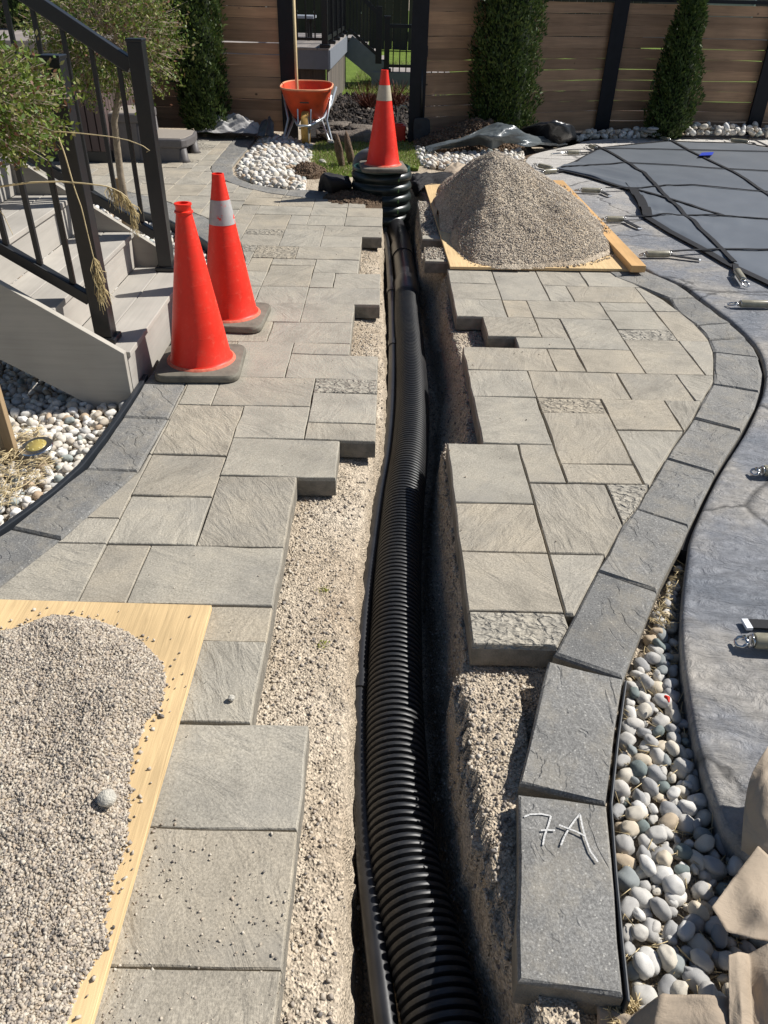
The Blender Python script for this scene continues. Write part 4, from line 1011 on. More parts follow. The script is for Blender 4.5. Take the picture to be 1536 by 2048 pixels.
fbz = lambda x, y: -.005+.035*min(1, float(edge_dist(far_bed, np.array([[x, y]]))[0])/.2)
pebble_bed('pebble_bed', [far_bed], -.03, .016, .036, PSW, PEB_WI, 0, 16000, 31, fbz, 2, sep=.7)
far_bed2 = [V2(a, b) for a, b in [(826,292),(846,297),(880,310),(960,303),(1046,299),(1050,312),(1042,330),(990,338),(930,352),(905,336),(860,336),(830,322)]]
pebble_bed('pebble_bed', [far_bed2], -.04, .018, .036, PSW, PEB_WI, 0, 12000, 41, lambda x, y: .02, 2)
rock_strip = [(2.02, 9.30), (2.35, 9.52), (4.4, 9.72), (9, 9.95), (9, 10.25), (4.3, 10.02), (2.3, 9.75)]
pebble_bed('pebble_bed', [rock_strip], -.01, .02, .055, PSW, PEB_WI, 0, 9000, 51, lambda x, y: .03+.03*math.sin(x*2.1)+.04*max(0, x-4.0), 3)
for k, (px, py, z, r) in enumerate(((1308,268,.045,.085), (1300,262,.085,.075), (1306,257,.12,.065))):
    p = P(px, py, z); boulder('flat_stone', p, r, LIMEST, ['bottom flat pale stone of the little stack beyond the pool cover', 'middle flat pale stone of the little stack beyond the pool cover', 'top flat pale stone of the little stack beyond the pool cover'][k], 'stone', 3.+k, 3, (1, .7, .25), .12, 'stacked flat stones')
# needles and dry litter between the pebbles
def litter(name, poly, n, z, mat, ln=.03, th=.0018, par=None):
    q = rand_in(poly, n); m = len(q); a = rng.random(m)*6.28; L = ln*(.4+rng.random(m)); d = np.stack([np.cos(a), np.sin(a), rng.normal(0, .25, m)], 1)*L[:, None]/2
    s = np.stack([-np.sin(a), np.cos(a), np.zeros(m)], 1)*th/2; u = np.array([0, 0, th]); c = np.c_[q, z+rng.random(m)*.02]
    V = np.stack([c-d-s, c-d+s, c-d+u, c+d-s, c+d+s, c+d+u], 1); T = np.array([(0,1,2),(3,5,4),(0,3,4),(0,4,1),(1,4,5),(1,5,2),(2,5,3),(2,3,0)])
    o = np_mesh(name, V.reshape(-1, 3), (T[None]+6*np.arange(m)[:, None, None]).reshape(-1, 3), mat, par); o['kind'] = 'stuff'; return o
litter('dry_litter', right_bed, 420, -.07, STRAW, .03)
litter('dry_litter', [V2(1374,1088), V2(1320,1190), V2(1300,1230), V2(1350,1230), V2(1357,1180)], 90, -.055, STRAW, .03)
litter('dry_litter', [V2(0,1010), V2(110,930), V2(80,850), V2(0,850), V2(-80,930)], 420, -.02, STRAW, .06)
litter('dry_litter', [V2(1225,1960), V2(1290,1975), V2(1310,2048), V2(1230,2048)], 350, -.06, STRAW, .025)
# edging strips
def edging(label, pts, w, h, zt):
    L = resamp([V2(*p) for p in pts], 50); o = MB().ribbon([(a, b, zt-h) for a, b in L], w, h).build('lawn_edging', EDGING, origin=(L[0][0], L[0][1], zt-h), bevel=.003); return prop(o, label, 'edging')
edging('black plastic edging between the left white pebbles and the charcoal border', [(-70,1108),(-8,1068),(14,1052),(60,1020),(110,982),(162,934),(205,880),(240,831),(268,790),(283,768),(292,752)], .019, .07, .010)
edging('thin dark edging beside the chalk-marked border stone', [(1252,1362),(1236,1480),(1222,1612),(1232,1750),(1244,1880),(1257,2005)], .006, .06, .004)
edging('black edging round the pebbles under the staked tree', [(60,371),(198,400),(334,441),(384,468),(416,489),(434,506),(446,531)], .018, .07, .012)
DKGAP = plain('black_joint_foam', (.02, .02, .022), .9, .3, 40, .4)
L = resamp([V2(*p) for p in [(1292,541),(1360,568),(1411,604),(1448,631),(1466,646),(1495,673),(1511,693),(1521,714),(1528,744),(1526,764),(1521,784),(1513,811),(1487,862),(1434,948),(1383,1053),(1372,1085)]], 90)
o = MB().ribbon([(a, b, -.075) for a, b in L], .03, .045).build('expansion_joint', DKGAP); o['kind'] = 'structure'

# ------------------------------------------------------------------ cedar board fences
def fence(label, pts, n=12, pitch=.1045, first_post=True, last_post=True, ext=.0):
    F_ = thing('board_fence', label, 'fence', (pts[0][0], pts[0][1], 0))
    rb = random.Random(hash(label) % 1000 if False else len(label))
    for (x0, y0), (x1, y1) in zip(pts[:-1], pts[1:]):
        d = Vector((x1-x0, y1-y0, 0)); L = d.length; d.normalize(); nrm = Vector((-d.y, d.x, 0)); a = math.atan2(d.y, d.x)
        for k in range(n):
            zc = .075+pitch*k+rb.gauss(0, .0012); hgt = pitch-.001-rb.random()**2*.008
            sag = rb.gauss(0, .0016)
            ns = 8; m_ = MB(); vv = []; ff = []
            for i in range(ns+1):
                x = (L-.06)*(i/ns-.5); a0 = -hgt/2+rb.gauss(0, .0017); a1 = hgt/2+rb.gauss(0, .0017); yy = rb.gauss(0, .0012)
                vv += [(x, yy-.009, a0), (x, yy+.009, a0), (x, yy+.009, a1), (x, yy-.009, a1)]
            for i in range(ns):
                for q in range(4): ff.append((i*4+q, i*4+(q+1) % 4, i*4+4+(q+1) % 4, i*4+4+q))
            ff += [(3, 2, 1, 0), (ns*4, ns*4+1, ns*4+2, ns*4+3)]
            m_.add(vv, ff); o_ = m_.build('fence_board', FENCEW, F_, local=True)
            c = Vector((x0+x1, y0+y1, 0))/2+nrm*(.03+rb.gauss(0, .0015)); o_.location = Vector((c.x, c.y, zc))-WL[F_.name]; o_.rotation_euler = (rb.gauss(0, .02), sag, a)
        MB().bar((x0, y0, n*pitch+.055), (x1, y1, n*pitch+.055), .05, .035).build('top_rail', BLACKPOST, F_)
    for i, (x, y) in enumerate(pts):
        if (i == 0 and not first_post) or (i == len(pts)-1 and not last_post): continue
        H = n*pitch+.16
        MB().box((x, y, H/2-.05), (.125, .125, H+.1)).build('post', BLACKPOST, F_, bevel=.004)
        MB().box((x-.005, y-.066, H/2-.05), (.165, .014, H+.09)).build('post_trim', BLACKPOST, F_, bevel=.003)
    return F_
fence('cedar board fence behind the pool cover with black posts', [(.315, 8.97), (1.42, 9.50), (2.52, 9.98), (4.36, 10.14), (6.3, 10.3)])
fence('cedar board fence left of the gateway behind the spa', [(-1.045, 9.33), (-2.95, 9.42), (-4.85, 9.5), (-6.8, 9.6)])

# ------------------------------------------------------------------ planting
def quads(name, C, U, Wv, mat, parent, local=False):
    n = len(C); V = np.stack([C-Wv, C+U*.45-Wv*1.0, C+U, C+U*.45+Wv*1.0], 1); V[:, 0] = C
    F = (np.array([[0, 1, 2, 3]])[None]+4*np.arange(n)[:, None, None]).reshape(-1, 4); return np_mesh(name, V.reshape(-1, 3), F, mat, parent, local=local)
def unit(a): return a/(np.linalg.norm(a, axis=1)[:, None]+1e-9)
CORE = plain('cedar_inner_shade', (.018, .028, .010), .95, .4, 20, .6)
def cedar(label, x, y, prof, n, seed):
    r = np.random.default_rng(seed); t = thing('cedar_shrub', label, 'shrub', (x, y, 0), 'columnar cedars along the fence')
    zs = np.array([p[0] for p in prof]); rs = np.array([p[1] for p in prof]); H = zs[-1]
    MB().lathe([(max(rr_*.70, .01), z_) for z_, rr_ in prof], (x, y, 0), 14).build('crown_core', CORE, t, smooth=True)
    MB().tube([(x, y, -.08), (x, y, .2), (x, y, H*.8)], [.03, .028, .01], 8).build('trunk', BARK, t)
    z = zs[0]+(H-zs[0])*r.random(n)**.95; a = r.random(n)*6.283; lum = 1+.08*fastnoise(a*1.3, z*3.2, 1.6, seed, 2)*2+.16*np.sin(a*3+z*7+seed)*np.sin(z*13+a*2)+.10*np.sin(a*7+z*21)
    R = np.interp(z, zs, rs)*lum*(.76+.30*r.random(n)**.6); C = np.stack([x+R*np.cos(a), y+R*np.sin(a), z], 1)
    o_ = np.stack([np.cos(a), np.sin(a), np.zeros(n)], 1); U = unit(o_*.55+np.array([0, 0, .8])+r.normal(0, .38, (n, 3)))*(.028+.030*r.random((n, 1)))
    S_ = unit(np.cross(U, o_+r.normal(0, .5, (n, 3))))*(.0065+.005*r.random((n, 1))); quads('foliage', C, U, S_, LEAF_C, t)
    return t
x1 = PY(399,150,9.02).x; x2 = PY(1010,150,9.12).x; x3 = PY(1352,170,9.72).x; x4 = PY(48,10,9.1).x
cedar('columnar cedar against the left fence near the spa steps', x1, 9.02, [(.04, .15), (.2, .225), (.7, .25), (1.3, .235), (1.8, .18), (2.15, .05)], 15000, 1)
cedar('widest columnar cedar directly behind the grey tarp', x2, 9.12, [(.02, .22), (.2, .29), (.7, .315), (1.3, .275), (1.8, .19), (2.2, .05)], 18000, 2)
cedar('tapering cedar between the two black posts behind the pool', x3, 9.72, [(.0, .16), (.15, .235), (.5, .235), (.9, .17), (1.3, .11), (1.7, .03)], 13000, 3)
cedar('cedar at the top left corner behind the spa', x4, 9.12, [(.1, .2), (.7, .30), (1.3, .28), (1.9, .15), (2.2, .04)], 9000, 4)
def round_tree(label, base, trunk, c, rad, nl, ls, nt_, seed, stake=None):
    r = np.random.default_rng(seed); t = thing('round_shrub', label, 'tree', base, 'small round-headed trees')
    MB().tube(trunk, [.024, .022, .020, .018][:len(trunk)] if len(trunk) <= 4 else .02, 10).build('trunk', BARK, t, smooth=True)
    c = np.array(c); rad = np.array(rad)
    mb = MB(); tips = []
    for k in range(nt_):
        d = unit(r.normal(size=(1, 3)))[0]; e = c+d*rad*(.70+.36*r.random()); s = c+d*rad*(.05+.3*r.random())*np.array([1, 1, .7])
        m1 = (s+e)/2+r.normal(0, .05, 3)*rad; w = .0032 if k % 5 == 0 else .0019
        mb.tube([s, m1, e], [w, w*.8, w*.45], 4, caps=False); tips.append(e); tips.append((m1+e)/2)
        for q in range(2):
            e2 = m1+(e-m1)*r.random()+r.normal(0, .22, 3)*rad*.6; mb.tube([m1.tolist(), e2.tolist()], [w*.6, w*.35], 3, caps=False); tips.append(e2)
    for k in range(7):
        d = unit(r.normal(size=(1, 3))+np.array([[0, 0, .6]]))[0]; mb.tube([trunk[-1], (np.array(trunk[-1])+c+d*rad*.3)/2, c+d*rad*.5], [.010, .007, .004], 6)
    mb.build('twigs', TWIG, t)
    tips = np.array(tips); i = r.integers(0, len(tips), nl); C = tips[i]+r.normal(0, .055, (nl, 3))*rad; 
    U = unit(r.normal(size=(nl, 3))+np.array([.2, 0, .4]))*(ls*(.6+.8*r.random((nl, 1)))); S_ = unit(np.cross(U, r.normal(size=(nl, 3))))*ls*.28
    quads('leaves', C, U, S_, LEAF_T, t); return t
round_tree('small round tree in bud cut by the left photo edge in front of the stairs', (-1.345, 2.37, 0), [(-1.345, 2.37, -.08), (-1.34, 2.37, .45), (-1.33, 2.37, .95)], (-1.255, 2.40, 1.085), (.345, .33, .185), 16500, .0170, 560, 5)
tb = P(262,462); tt = PY(240,170,5.2); cc_ = PY(212,72,5.2)
round_tree('small round tree in bud standing in white pebbles behind the far stair railing', (tb.x, tb.y, -.07), [(tb.x, tb.y, -.08), (tb.x-.01, tb.y, .35), (tb.x+.005, tb.y, .65), (tt.x, 5.2, tt.z)], (cc_.x, 5.2, cc_.z), (.46, .44, .37), 13000, .0235, 560, 6)
MB().box((tb.x-.04, tb.y+.03, .12), (.035, .035, .4)).build('tree_tie_stake', STAKEW, bpy.data.objects['round_shrub.001'], bevel=.003)
sk = P(33,908,-.03); 
o = MB().box((sk.x-.012, sk.y, .5), (.034, .03, 1.12)).add([], []).build('wooden_stake', STAKEW, origin=(sk.x, sk.y, -.06), bevel=.003); prop(o, 'weathered wooden tree stake beside the solar disc light', 'stake')
# dry ornamental grass
og = thing('ornamental_grass', 'dry ornamental grass stems arching in front of the stair railing', 'plant', (-1.42, 2.2, -.05))
YG = 2.42
def gstem(pts, w, y=YG): 
    L = resamp([list(PY(a, b, y)) for a, b in pts], 26); MB().tube([Vector(p) for p in L], [w*(1-.5*k/25) for k in range(26)], 6).build('stem', STRAW, og, smooth=True); return L
def gseed(L, n, ln, droop, seed):
    r = random.Random(seed); mb = MB()
    for k in range(n):
        p = Vector(L[int(len(L)*(.0+.999*r.random()))]); d = Vector((r.gauss(.1, .35), r.gauss(0, .3), -droop)).normalized(); l = ln*(.5+r.random())
        q = p+Vector((r.gauss(.003, .008), r.gauss(0, .01), -l*.45)); e = q+d*l*.6; mb.tube([p, q, e], [.0011, .0013, .0006], 3, caps=False)
    return mb.build('seed_head', SEED, og)
r0 = Vector((-1.42, 2.2, -.05))
gstem([(-60,285),(30,268),(115,263),(165,267),(220,273),(255,280),(283,290),(298,299),(301,305),(297,309),(293,304)], .0022)
l2 = gstem([(-30,380),(0,373),(60,365),(120,363),(170,367),(212,372),(238,382),(256,396),(264,414),(262,432)], .0032)
gseed(l2[19:], 120, .042, 1.6, 1)
l3 = gstem([(95,263),(113,264),(130,310),(150,380),(163,415),(176,470),(192,535),(197,575)], .0022)
gseed(l3[20:], 90, .055, 1.6, 2)
gstem([(-20,395),(8,432),(26,470)], .0016)
for k, (a, b) in enumerate(((-30,380), (-60,285), (-20,395))):
    e = PY(a, b, YG); MB().tube([r0+Vector((.01*k, 0, 0)), r0.lerp(e, .5)+Vector((-.03, 0, .08)), e], .0028, 5).build('stem', STRAW, og, smooth=True)
# solar disc light
c = P(73,893,.004); sl = thing('solar_disc_light', 'round steel solar ground light with a gold lens among white pebbles', 'garden light', tuple(c))
sl.rotation_euler = (.10, -.10, 0)
MB().lathe([(.035, -.03), (.050, -.018), (.057, -.006), (.058, .0), (.055, .004), (.036, .0055)], n=40).build('steel_rim', CHROME, sl, smooth=True, auto=35, local=True)
GOLD = plain('gold_lens', (.42, .33, .10), .3, .12, 50, .1, spec=.6)
MB().lathe([(.0365, .005), (.0355, .0072), (.0, .0076)], n=40, cap=False).build('lens', GOLD, sl, smooth=True, local=True)
LED = plain('pale_led', (.75, .66, .32), .3, .05, 50, .05)
for k in range(8):
    a = 2*math.pi*k/8; MB().lathe([(.0026, .007), (.0026, .0088), (.0001, .009)], (.028*math.cos(a), .028*math.sin(a), 0), 10).build('led', LED, sl, local=True)

# ------------------------------------------------------------------ spa and steps
def spa():
    xr, xl, yn, yf = -2.47, -4.5, 7.45, 9.1
    h = thing('hot_tub', 'brown slatted hot tub with a flat cover at the left', 'hot tub', ((xr+xl)/2, (yn+yf)/2, 0))
    SL = wood_mat('brown_cabinet_slat', (.105, .075, .070), 'z', 6, .15, .12, .6, bump=.15)
    MB().box(((xr+xl)/2, (yn+yf)/2, .03), (xr-xl-.03, yf-yn-.03, .12)).build('base', BLACKM, h)
    MB().box(((xr+xl)/2, (yn+yf)/2, .45), (xr-xl-.05, yf-yn-.05, .75)).build('inner_shell', BLACKM, h)
    w = .075
    for k in range(int((xr-xl)/w)):
        x = xr-.012-w*(k+.5); 
        if x < xl: break
        MB().box((x, yn+.012, .46), (w-.010, .022, .73)).build('slat', SL, h, bevel=.004)
    for k in range(int((yf-yn)/w)): MB().box((xr-.012, yn+.02+w*(k+.5), .46), (.022, w-.010, .73)).build('slat', SL, h, bevel=.004)
    LIDB = plain('grey_brown_spa_cover', (.28, .245, .225), .6, .08, 6, .15)
    MB().box((xr-.48, (yn+yf)/2, .885), (.98, yf-yn+.05, .10)).build('cover_half', LIDB, h, bevel=.012)
    MB().box((xl+.53, (yn+yf)/2, .885), (1.02, yf-yn+.05, .10)).build('cover_half', LIDB, h, bevel=.012)
spa()
def steps():
    TOPB = plain('taupe_step_top', (.30, .265, .225), .7, .08, 40, .2); SIDE = plain('taupe_step_side', (.125, .115, .112), .5, .1, 30, .1)
    s = thing('spa_steps', 'taupe two-tread plastic steps beside the hot tub', 'steps', (-2.12, 7.85, 0))
    y0, y1 = 7.56, 8.12
    zl, zu = PY(352,279,7.56).z, PY(270,228,7.56).z
    for xa, xb, z in ((-2.20, -1.80, zl), (-2.50, -2.16, zu)):
        pl = [(xa, y0), (xb-.05, y0), (xb-.015, y0+.05), (xb+.015, (y0+y1)/2), (xb-.015, y1-.05), (xb-.05, y1), (xa, y1)]
        mb = MB(); mb.prism(pl, z-.075, z); mb.build('tread', SIDE, s, bevel=.014)
        pi = [(xa+.01, y0+.03), (xb-.065, y0+.03), (xb-.035, y0+.075), (xb-.010, (y0+y1)/2), (xb-.035, y1-.075), (xb-.065, y1-.03), (xa+.01, y1-.03)]
        mb = MB(); mb.prism(pi, z-.01, z+.004); mb.build('tread_pad', TOPB, s, bevel=.003)
        for yy in (y0+.05, y1-.05): MB().tube([(xb-.055, yy, -.005), (xb-.057, yy, .02), (xb-.06, yy, z-.08)], [.062, .046, .038], 14).build('leg', SIDE, s, smooth=True)
        MB().box(((xa+xb)/2-.03, y0+.03, (z-.075)/2), (xb-xa-.07, .025, z-.078)).build('side_panel', SIDE, s)
        MB().box(((xa+xb)/2-.03, y1-.03, (z-.075)/2), (xb-xa-.07, .025, z-.078)).build('side_panel', SIDE, s)
steps()
# ------------------------------------------------------------------ beyond the gateway: lawn, mulch, raised deck, houses
o = np_mesh('lawn', np.array([(-30, 13.0, -.02), (30, 13.0, -.02), (30, 60, .0), (-30, 60, .0)]), np.array([[0, 1, 2, 3]]), LAWN); o['kind'] = 'structure'
MULG = plain('mulch_bed_soil', (.035, .03, .027), .95, .4, 30, .9, .02)
o = np_mesh('mulch_bed', np.array([(-.9, 9.15, -.006), (7, 9.9, -.006), (7, 13.0, -.012), (-.9, 13.0, -.012)]), np.array([[0, 1, 2, 3]]), MULG); o['kind'] = 'structure'
q = np.vstack([rand_in([(-.75, 9.1), (.5, 9.0), (.9, 13.0), (-.7, 13)], 3200)]); ml = crushed('mulch', np.c_[q, .004+.02*rng.random(len(q))], .06, MULCHCH, squash=.28)
def blades(name, poly, n, h, z, mat=None):
    q = rand_in(poly, n); zz = np.array(z)+np.zeros(n); C = np.c_[q, zz]; U = unit(np.c_[rng.normal(0, .45, n), rng.normal(0, .45, n), np.ones(n)])*(h*(.5+.8*rng.random((n, 1)))); a = rng.random(n)*6.28
    S_ = np.stack([np.cos(a), np.sin(a), 0*a], 1)*.0035; o_ = quads(name, C, U, S_, mat or GRASSB, None); o_['kind'] = 'stuff'; return o_
gp = [V2(a, b) for a, b in [(618,300),(632,287),(668,287),(720,286),(800,284),(838,284),(858,300),(842,318),(836,338),(800,330),(745,338),(716,348),(690,352),(640,352),(622,335)]]
o = MB().prism(gp, -.03, .002).build('grass_patch_soil', LAWN); o['kind'] = 'structure'
blades('grass', gp, 9000, .030, .001)
blades('grass', [V2(a, b) for a, b in [(665,386),(700,384),(705,393),(668,394)]], 220, .03, -.012)
blades('lawn_blades', [(-.65, 13), (.9, 13), (1.4, 19), (-.5, 19)], 4500, .09, -.01)
DKG = plain('grey_painted_fascia', (.19, .205, .235), .6, .08, 12, .1); DKT = wood_mat('grey_deck_board', (.30, .27, .25), 'y', 6, .15, .1, .7)
def house_deck():
    z1 = .72; yc = 11.0; xc = PY(658,120,yc).x; yb = 14.3; xb = PY(694,85,yb).x
    d = thing('raised_deck', 'grey raised deck with black railing seen through the gateway', 'deck', (xc, yc, 0))
    MB().box((xc-1.6, yc, z1-.125), (3.2, .03, .205)).build('fascia', DKG, d)
    MB().bar((xc, yc+.02, z1-.125), (xb, yb, z1-.125), .03, .205).build('fascia', DKG, d)
    for k in range(22):
        x = xc-.07-.145*k; MB().bar((x, yc-.02, z1-.011), (x+(xb-xc), yb, z1-.011), .139, .022).build('deck_board', DKT, d)
    for k in range(20):
        t = (k+.5)/20; x = xc+(xb-xc)*t-.03; y = yc+.05+(yb-yc-.05)*t
        MB().box((x, y, .24), (.02, .158, .50)).build('skirting_board', GREYSKIRT, d)
    MB().box((xc-1.6, yc+.09, .22), (3.1, .03, .56)).build('skirting_backing', BLACKPOST, d)
    for k in range(12): MB().box((xc-.13-.16*k, yc+.05, .24), (.155, .02, .50)).build('skirting_board', DKSKIRT, d)
    zt = 1.72
    for k in range(5):
        t = k/4; x = xc+(xb-xc)*t-.05; y = yc+.06+(yb-yc-.1)*t
        MB().box((x, y, (z1+zt)/2), (.075, .075, zt-z1)).build('rail_post', BLACKM, d); MB().box((x, y, z1+.02), (.13, .13, .04)).build('post_base', BLACKM, d, bevel=.01)
    MB().bar((xc-3, yc+.06, z1+.09), (xc-.05, yc+.06, z1+.09), .04, .03).build('bottom_rail', BLACKM, d)
    MB().bar((xc-.05, yc+.06, z1+.09), (xb-.05, yb-.04, z1+.09), .04, .05).build('bottom_rail', BLACKM, d)
    MB().bar((xc-3, yc+.06, zt-.03), (xc-.05, yc+.06, zt-.03), .05, .06).build('top_rail', BLACKM, d)
    MB().bar((xc-.05, yc+.06, zt-.03), (xb-.05, yb-.04, zt-.03), .05, .06).build('top_rail', BLACKM, d)
    for k in range(22): MB().box((xc-.17-.11*k, yc+.06, (z1+zt)/2+.03), (.018, .018, zt-z1-.1)).build('baluster', BLACKM, d)
    for k in range(27):
        t = (k+1)/28; MB().box((xc+(xb-xc)*t-.05, yc+.06+(yb-yc-.1)*t, (z1+zt)/2+.03), (.018, .018, zt-z1-.1)).build('baluster', BLACKM, d)
    # stairs down to a lower landing
    e = PY(763,133,yb); zl = PY(775,143,yb).z; s0 = Vector((xb, yb, z1-.14)); s1 = Vector((e.x, yb, zl-.02))
    MB().bar(s0, s1, .04, .30).build('stair_stringer', DKG, d)
    for k in range(4):
        t = (k+.6)/4; p = s0.lerp(s1, t); MB().box((p.x, yb+.5, p.z+.13), (.2, .9, .03)).build('stair_tread', DKT, d)
    xs, xe = PY(743,158,yb).x, PY(900,158,yb).x
    MB().box(((xs+xe)/2, yb-.02, zl-.13), (xe-xs, .03, .24)).build('fascia', DKG, d)
    MB().box(((xs+xe)/2, yb+.6, zl-.012), (xe-xs, 1.2, .024)).build('landing', DKT, d)
    p0 = PY(757,20,yb); p1 = PY(757,120,yb); MB().box((p1.x, yb+.02, (p0.z+p1.z)/2), (.10, .09, p0.z-p1.z+.1)).build('rail_post', BLACKM, d)
    q0 = PY(775,36,yb-.02); MB().box((q0.x, yb+.02, (q0.z+zl)/2), (.085, .085, q0.z-zl)).build('rail_post', BLACKM, d); MB().box((q0.x, yb+.02, zl+.02), (.15, .13, .045)).build('post_base', BLACKM, d, bevel=.01)
    MB().box((q0.x, yb+.02, q0.z+.012), (.11, .11, .03)).build('post_cap', BLACKM, d)
    ta, tb_ = PY(722,-8,yb), PY(757,28,yb); MB().bar(ta, tb_, .05, .06).build('top_rail', BLACKM, d)
    ba, bb = PY(697,58,yb), PY(757,112,yb); MB().bar(ba, bb, .04, .045).build('bottom_rail', BLACKM, d)
    for k in range(9):
        t = (k+.5)/9; b_ = ba.lerp(bb, t); MB().box((b_.x, yb+.02, b_.z+.5), (.018, .018, 1.0)).build('baluster', BLACKM, d)
    rz_ = PY(790,52,yb).z; MB().bar((q0.x, yb+.02, rz_), (xe, yb+.02, rz_), .05, .05).build('top_rail', BLACKM, d); MB().bar((q0.x, yb+.02, zl+.08), (xe, yb+.02, zl+.08), .04, .04).build('bottom_rail', BLACKM, d)
    k = 1
    while q0.x+.105*k < xe: MB().box((q0.x+.105*k, yb+.02, (rz_+zl)/2), (.018, .018, rz_-zl)).build('baluster', BLACKM, d); k += 1
    t = thing('deck_table', 'small table with a pale top on the raised deck', 'table', (xc-.42, 12.6, z1))
    tz = PY(600,33,12.6).z; MB().box((xc-.42-.2, 12.6, tz), (.66, .5, .03)).build('table_top', plain('pale_table_top', (.45, .48, .52), .4, .05, 10, .05), t)
    for sx in (-.45, .05):
        for sy in (-.2, .2): MB().box((xc-.42+sx, 12.6+sy, (z1+tz)/2), (.035, .035, tz-z1)).build('leg', BLACKM, t)
house_deck()
def far_fence():
    f = thing('boundary_fence', 'dark vertical board fence at the far end of the lawn', 'fence', (0, 23, 0)); m_ = wood_mat('dark_fence_board', (.05, .042, .038), 'z', 4, .3, .3)
    for k in range(46):
        o_ = MB().box((0, 0, .62), (.19, .02, 1.24)).build('fence_board', m_, f, local=True); o_.location = (-2.6+.2*k, random.gauss(0, .006), random.gauss(0, .008))
far_fence()
def house(label, x0, x1, y, h, wall, roofc, wins):
    b = thing('house', label, 'house', ((x0+x1)/2, y, 0)); 
    MB().box(((x0+x1)/2, y+2.5, h/2), (x1-x0, 5, h)).build('wall', wall, b)
    mb = MB(); mb.add([(x0-.3, y-.3, h), (x1+.3, y-.3, h), (x1+.3, y+5.3, h), (x0-.3, y+5.3, h), (x0-.3, y+2.5, h+1.8), (x1+.3, y+2.5, h+1.8)], [(0,1,5,4),(2,3,4,5),(0,4,3),(1,2,5),(0,3,2,1)]); mb.build('roof', roofc, b)
    for wx, wz, ww, wh in wins:
        fr = MB().box((wx, y-.02, wz), (ww, .06, wh)).build('window', WFR, b); MB().box((wx, y-.055, wz), (ww-.1, .012, wh-.1)).build('pane', GLASSD, fr, local=True).location = (0, 0, 0) if False else -WL[b.name]*0
    return b
WFR = plain('white_window_frame', (.7, .7, .68), .5, .05, 10, .05); GLASSD = plain('dark_glass', (.02, .025, .03), .08, .1, 5, .02, spec=.6)
def brick_mat():
    t = NT('dark_brick'); x = t.new('ShaderNodeTexBrick'); t.set(x, 'Vector', t.map(t.co(), rot=(math.pi/2, 0, 0))); t.set(x, 'Scale', 1.); x.inputs['Color1'].default_value = (.10, .05, .038, 1); x.inputs['Color2'].default_value = (.14, .075, .055, 1); x.inputs['Mortar'].default_value = (.2, .18, .16, 1)
    x.inputs['Brick Width'].default_value = .22; x.inputs['Row Height'].default_value = .075; x.inputs['Mortar Size'].default_value = .008; return t.out(x.outputs[0], .9)
house('brick house with white windows far behind the raised deck', -9, .4, 27, 3., brick_mat(), plain('grey_shingle', (.16, .155, .15), .9, .2, 9, .5), [(-2.3, 1.15, .9, 1.0), (-1.0, 1.15, .55, 1.0), (-4.2, 1.15, 1.2, 1.0)])
house('pale grey house seen over the fence top at the right', 6, 18, 30, 2.8, plain('pale_siding', (.38, .37, .35), .8, .1, 5, .2), plain('grey_shingle_roof', (.2, .19, .185), .9, .2, 9, .5), [(9, 1.2, 1.2, 1.), (12.5, 1.2, 1.2, 1.)])
house('beige house with a grey roof behind the lower landing', 1.2, 5.6, 28, 2.6, plain('beige_siding', (.30, .27, .23), .8, .1, 5, .2), plain('brown_shingle_roof', (.15, .13, .12), .9, .2, 9, .5), [(2.2, 1.1, .7, .9), (4.2, 1.1, .9, .9)])
# reddish twiggy shrubs in the mulch
REDTW = plain('red_twig', (.15, .055, .035), .8, .3, 30, .2)
for k, (px, py, lab) in enumerate(((735,218,'low reddish twiggy shrub left of the far cone tip'), (790,214,'low reddish twiggy shrub right of the far cone tip'))):
    p = P(px, py); r = random.Random(k); t = thing('twiggy_shrub', lab, 'shrub', (p.x, p.y, 0), 'reddish twiggy shrubs'); mb = MB()
    for q in range(170):
        a = r.uniform(0, 6.28); l = r.uniform(.12, .34); tip = Vector((p.x+math.cos(a)*r.uniform(.02, .34), p.y+math.sin(a)*r.uniform(.02, .3), l)); mb.tube([(p.x+r.gauss(0, .05), p.y+r.gauss(0, .05), 0), tip], [.004, .0015], 3, caps=False)
    mb.build('stems', REDTW, t)

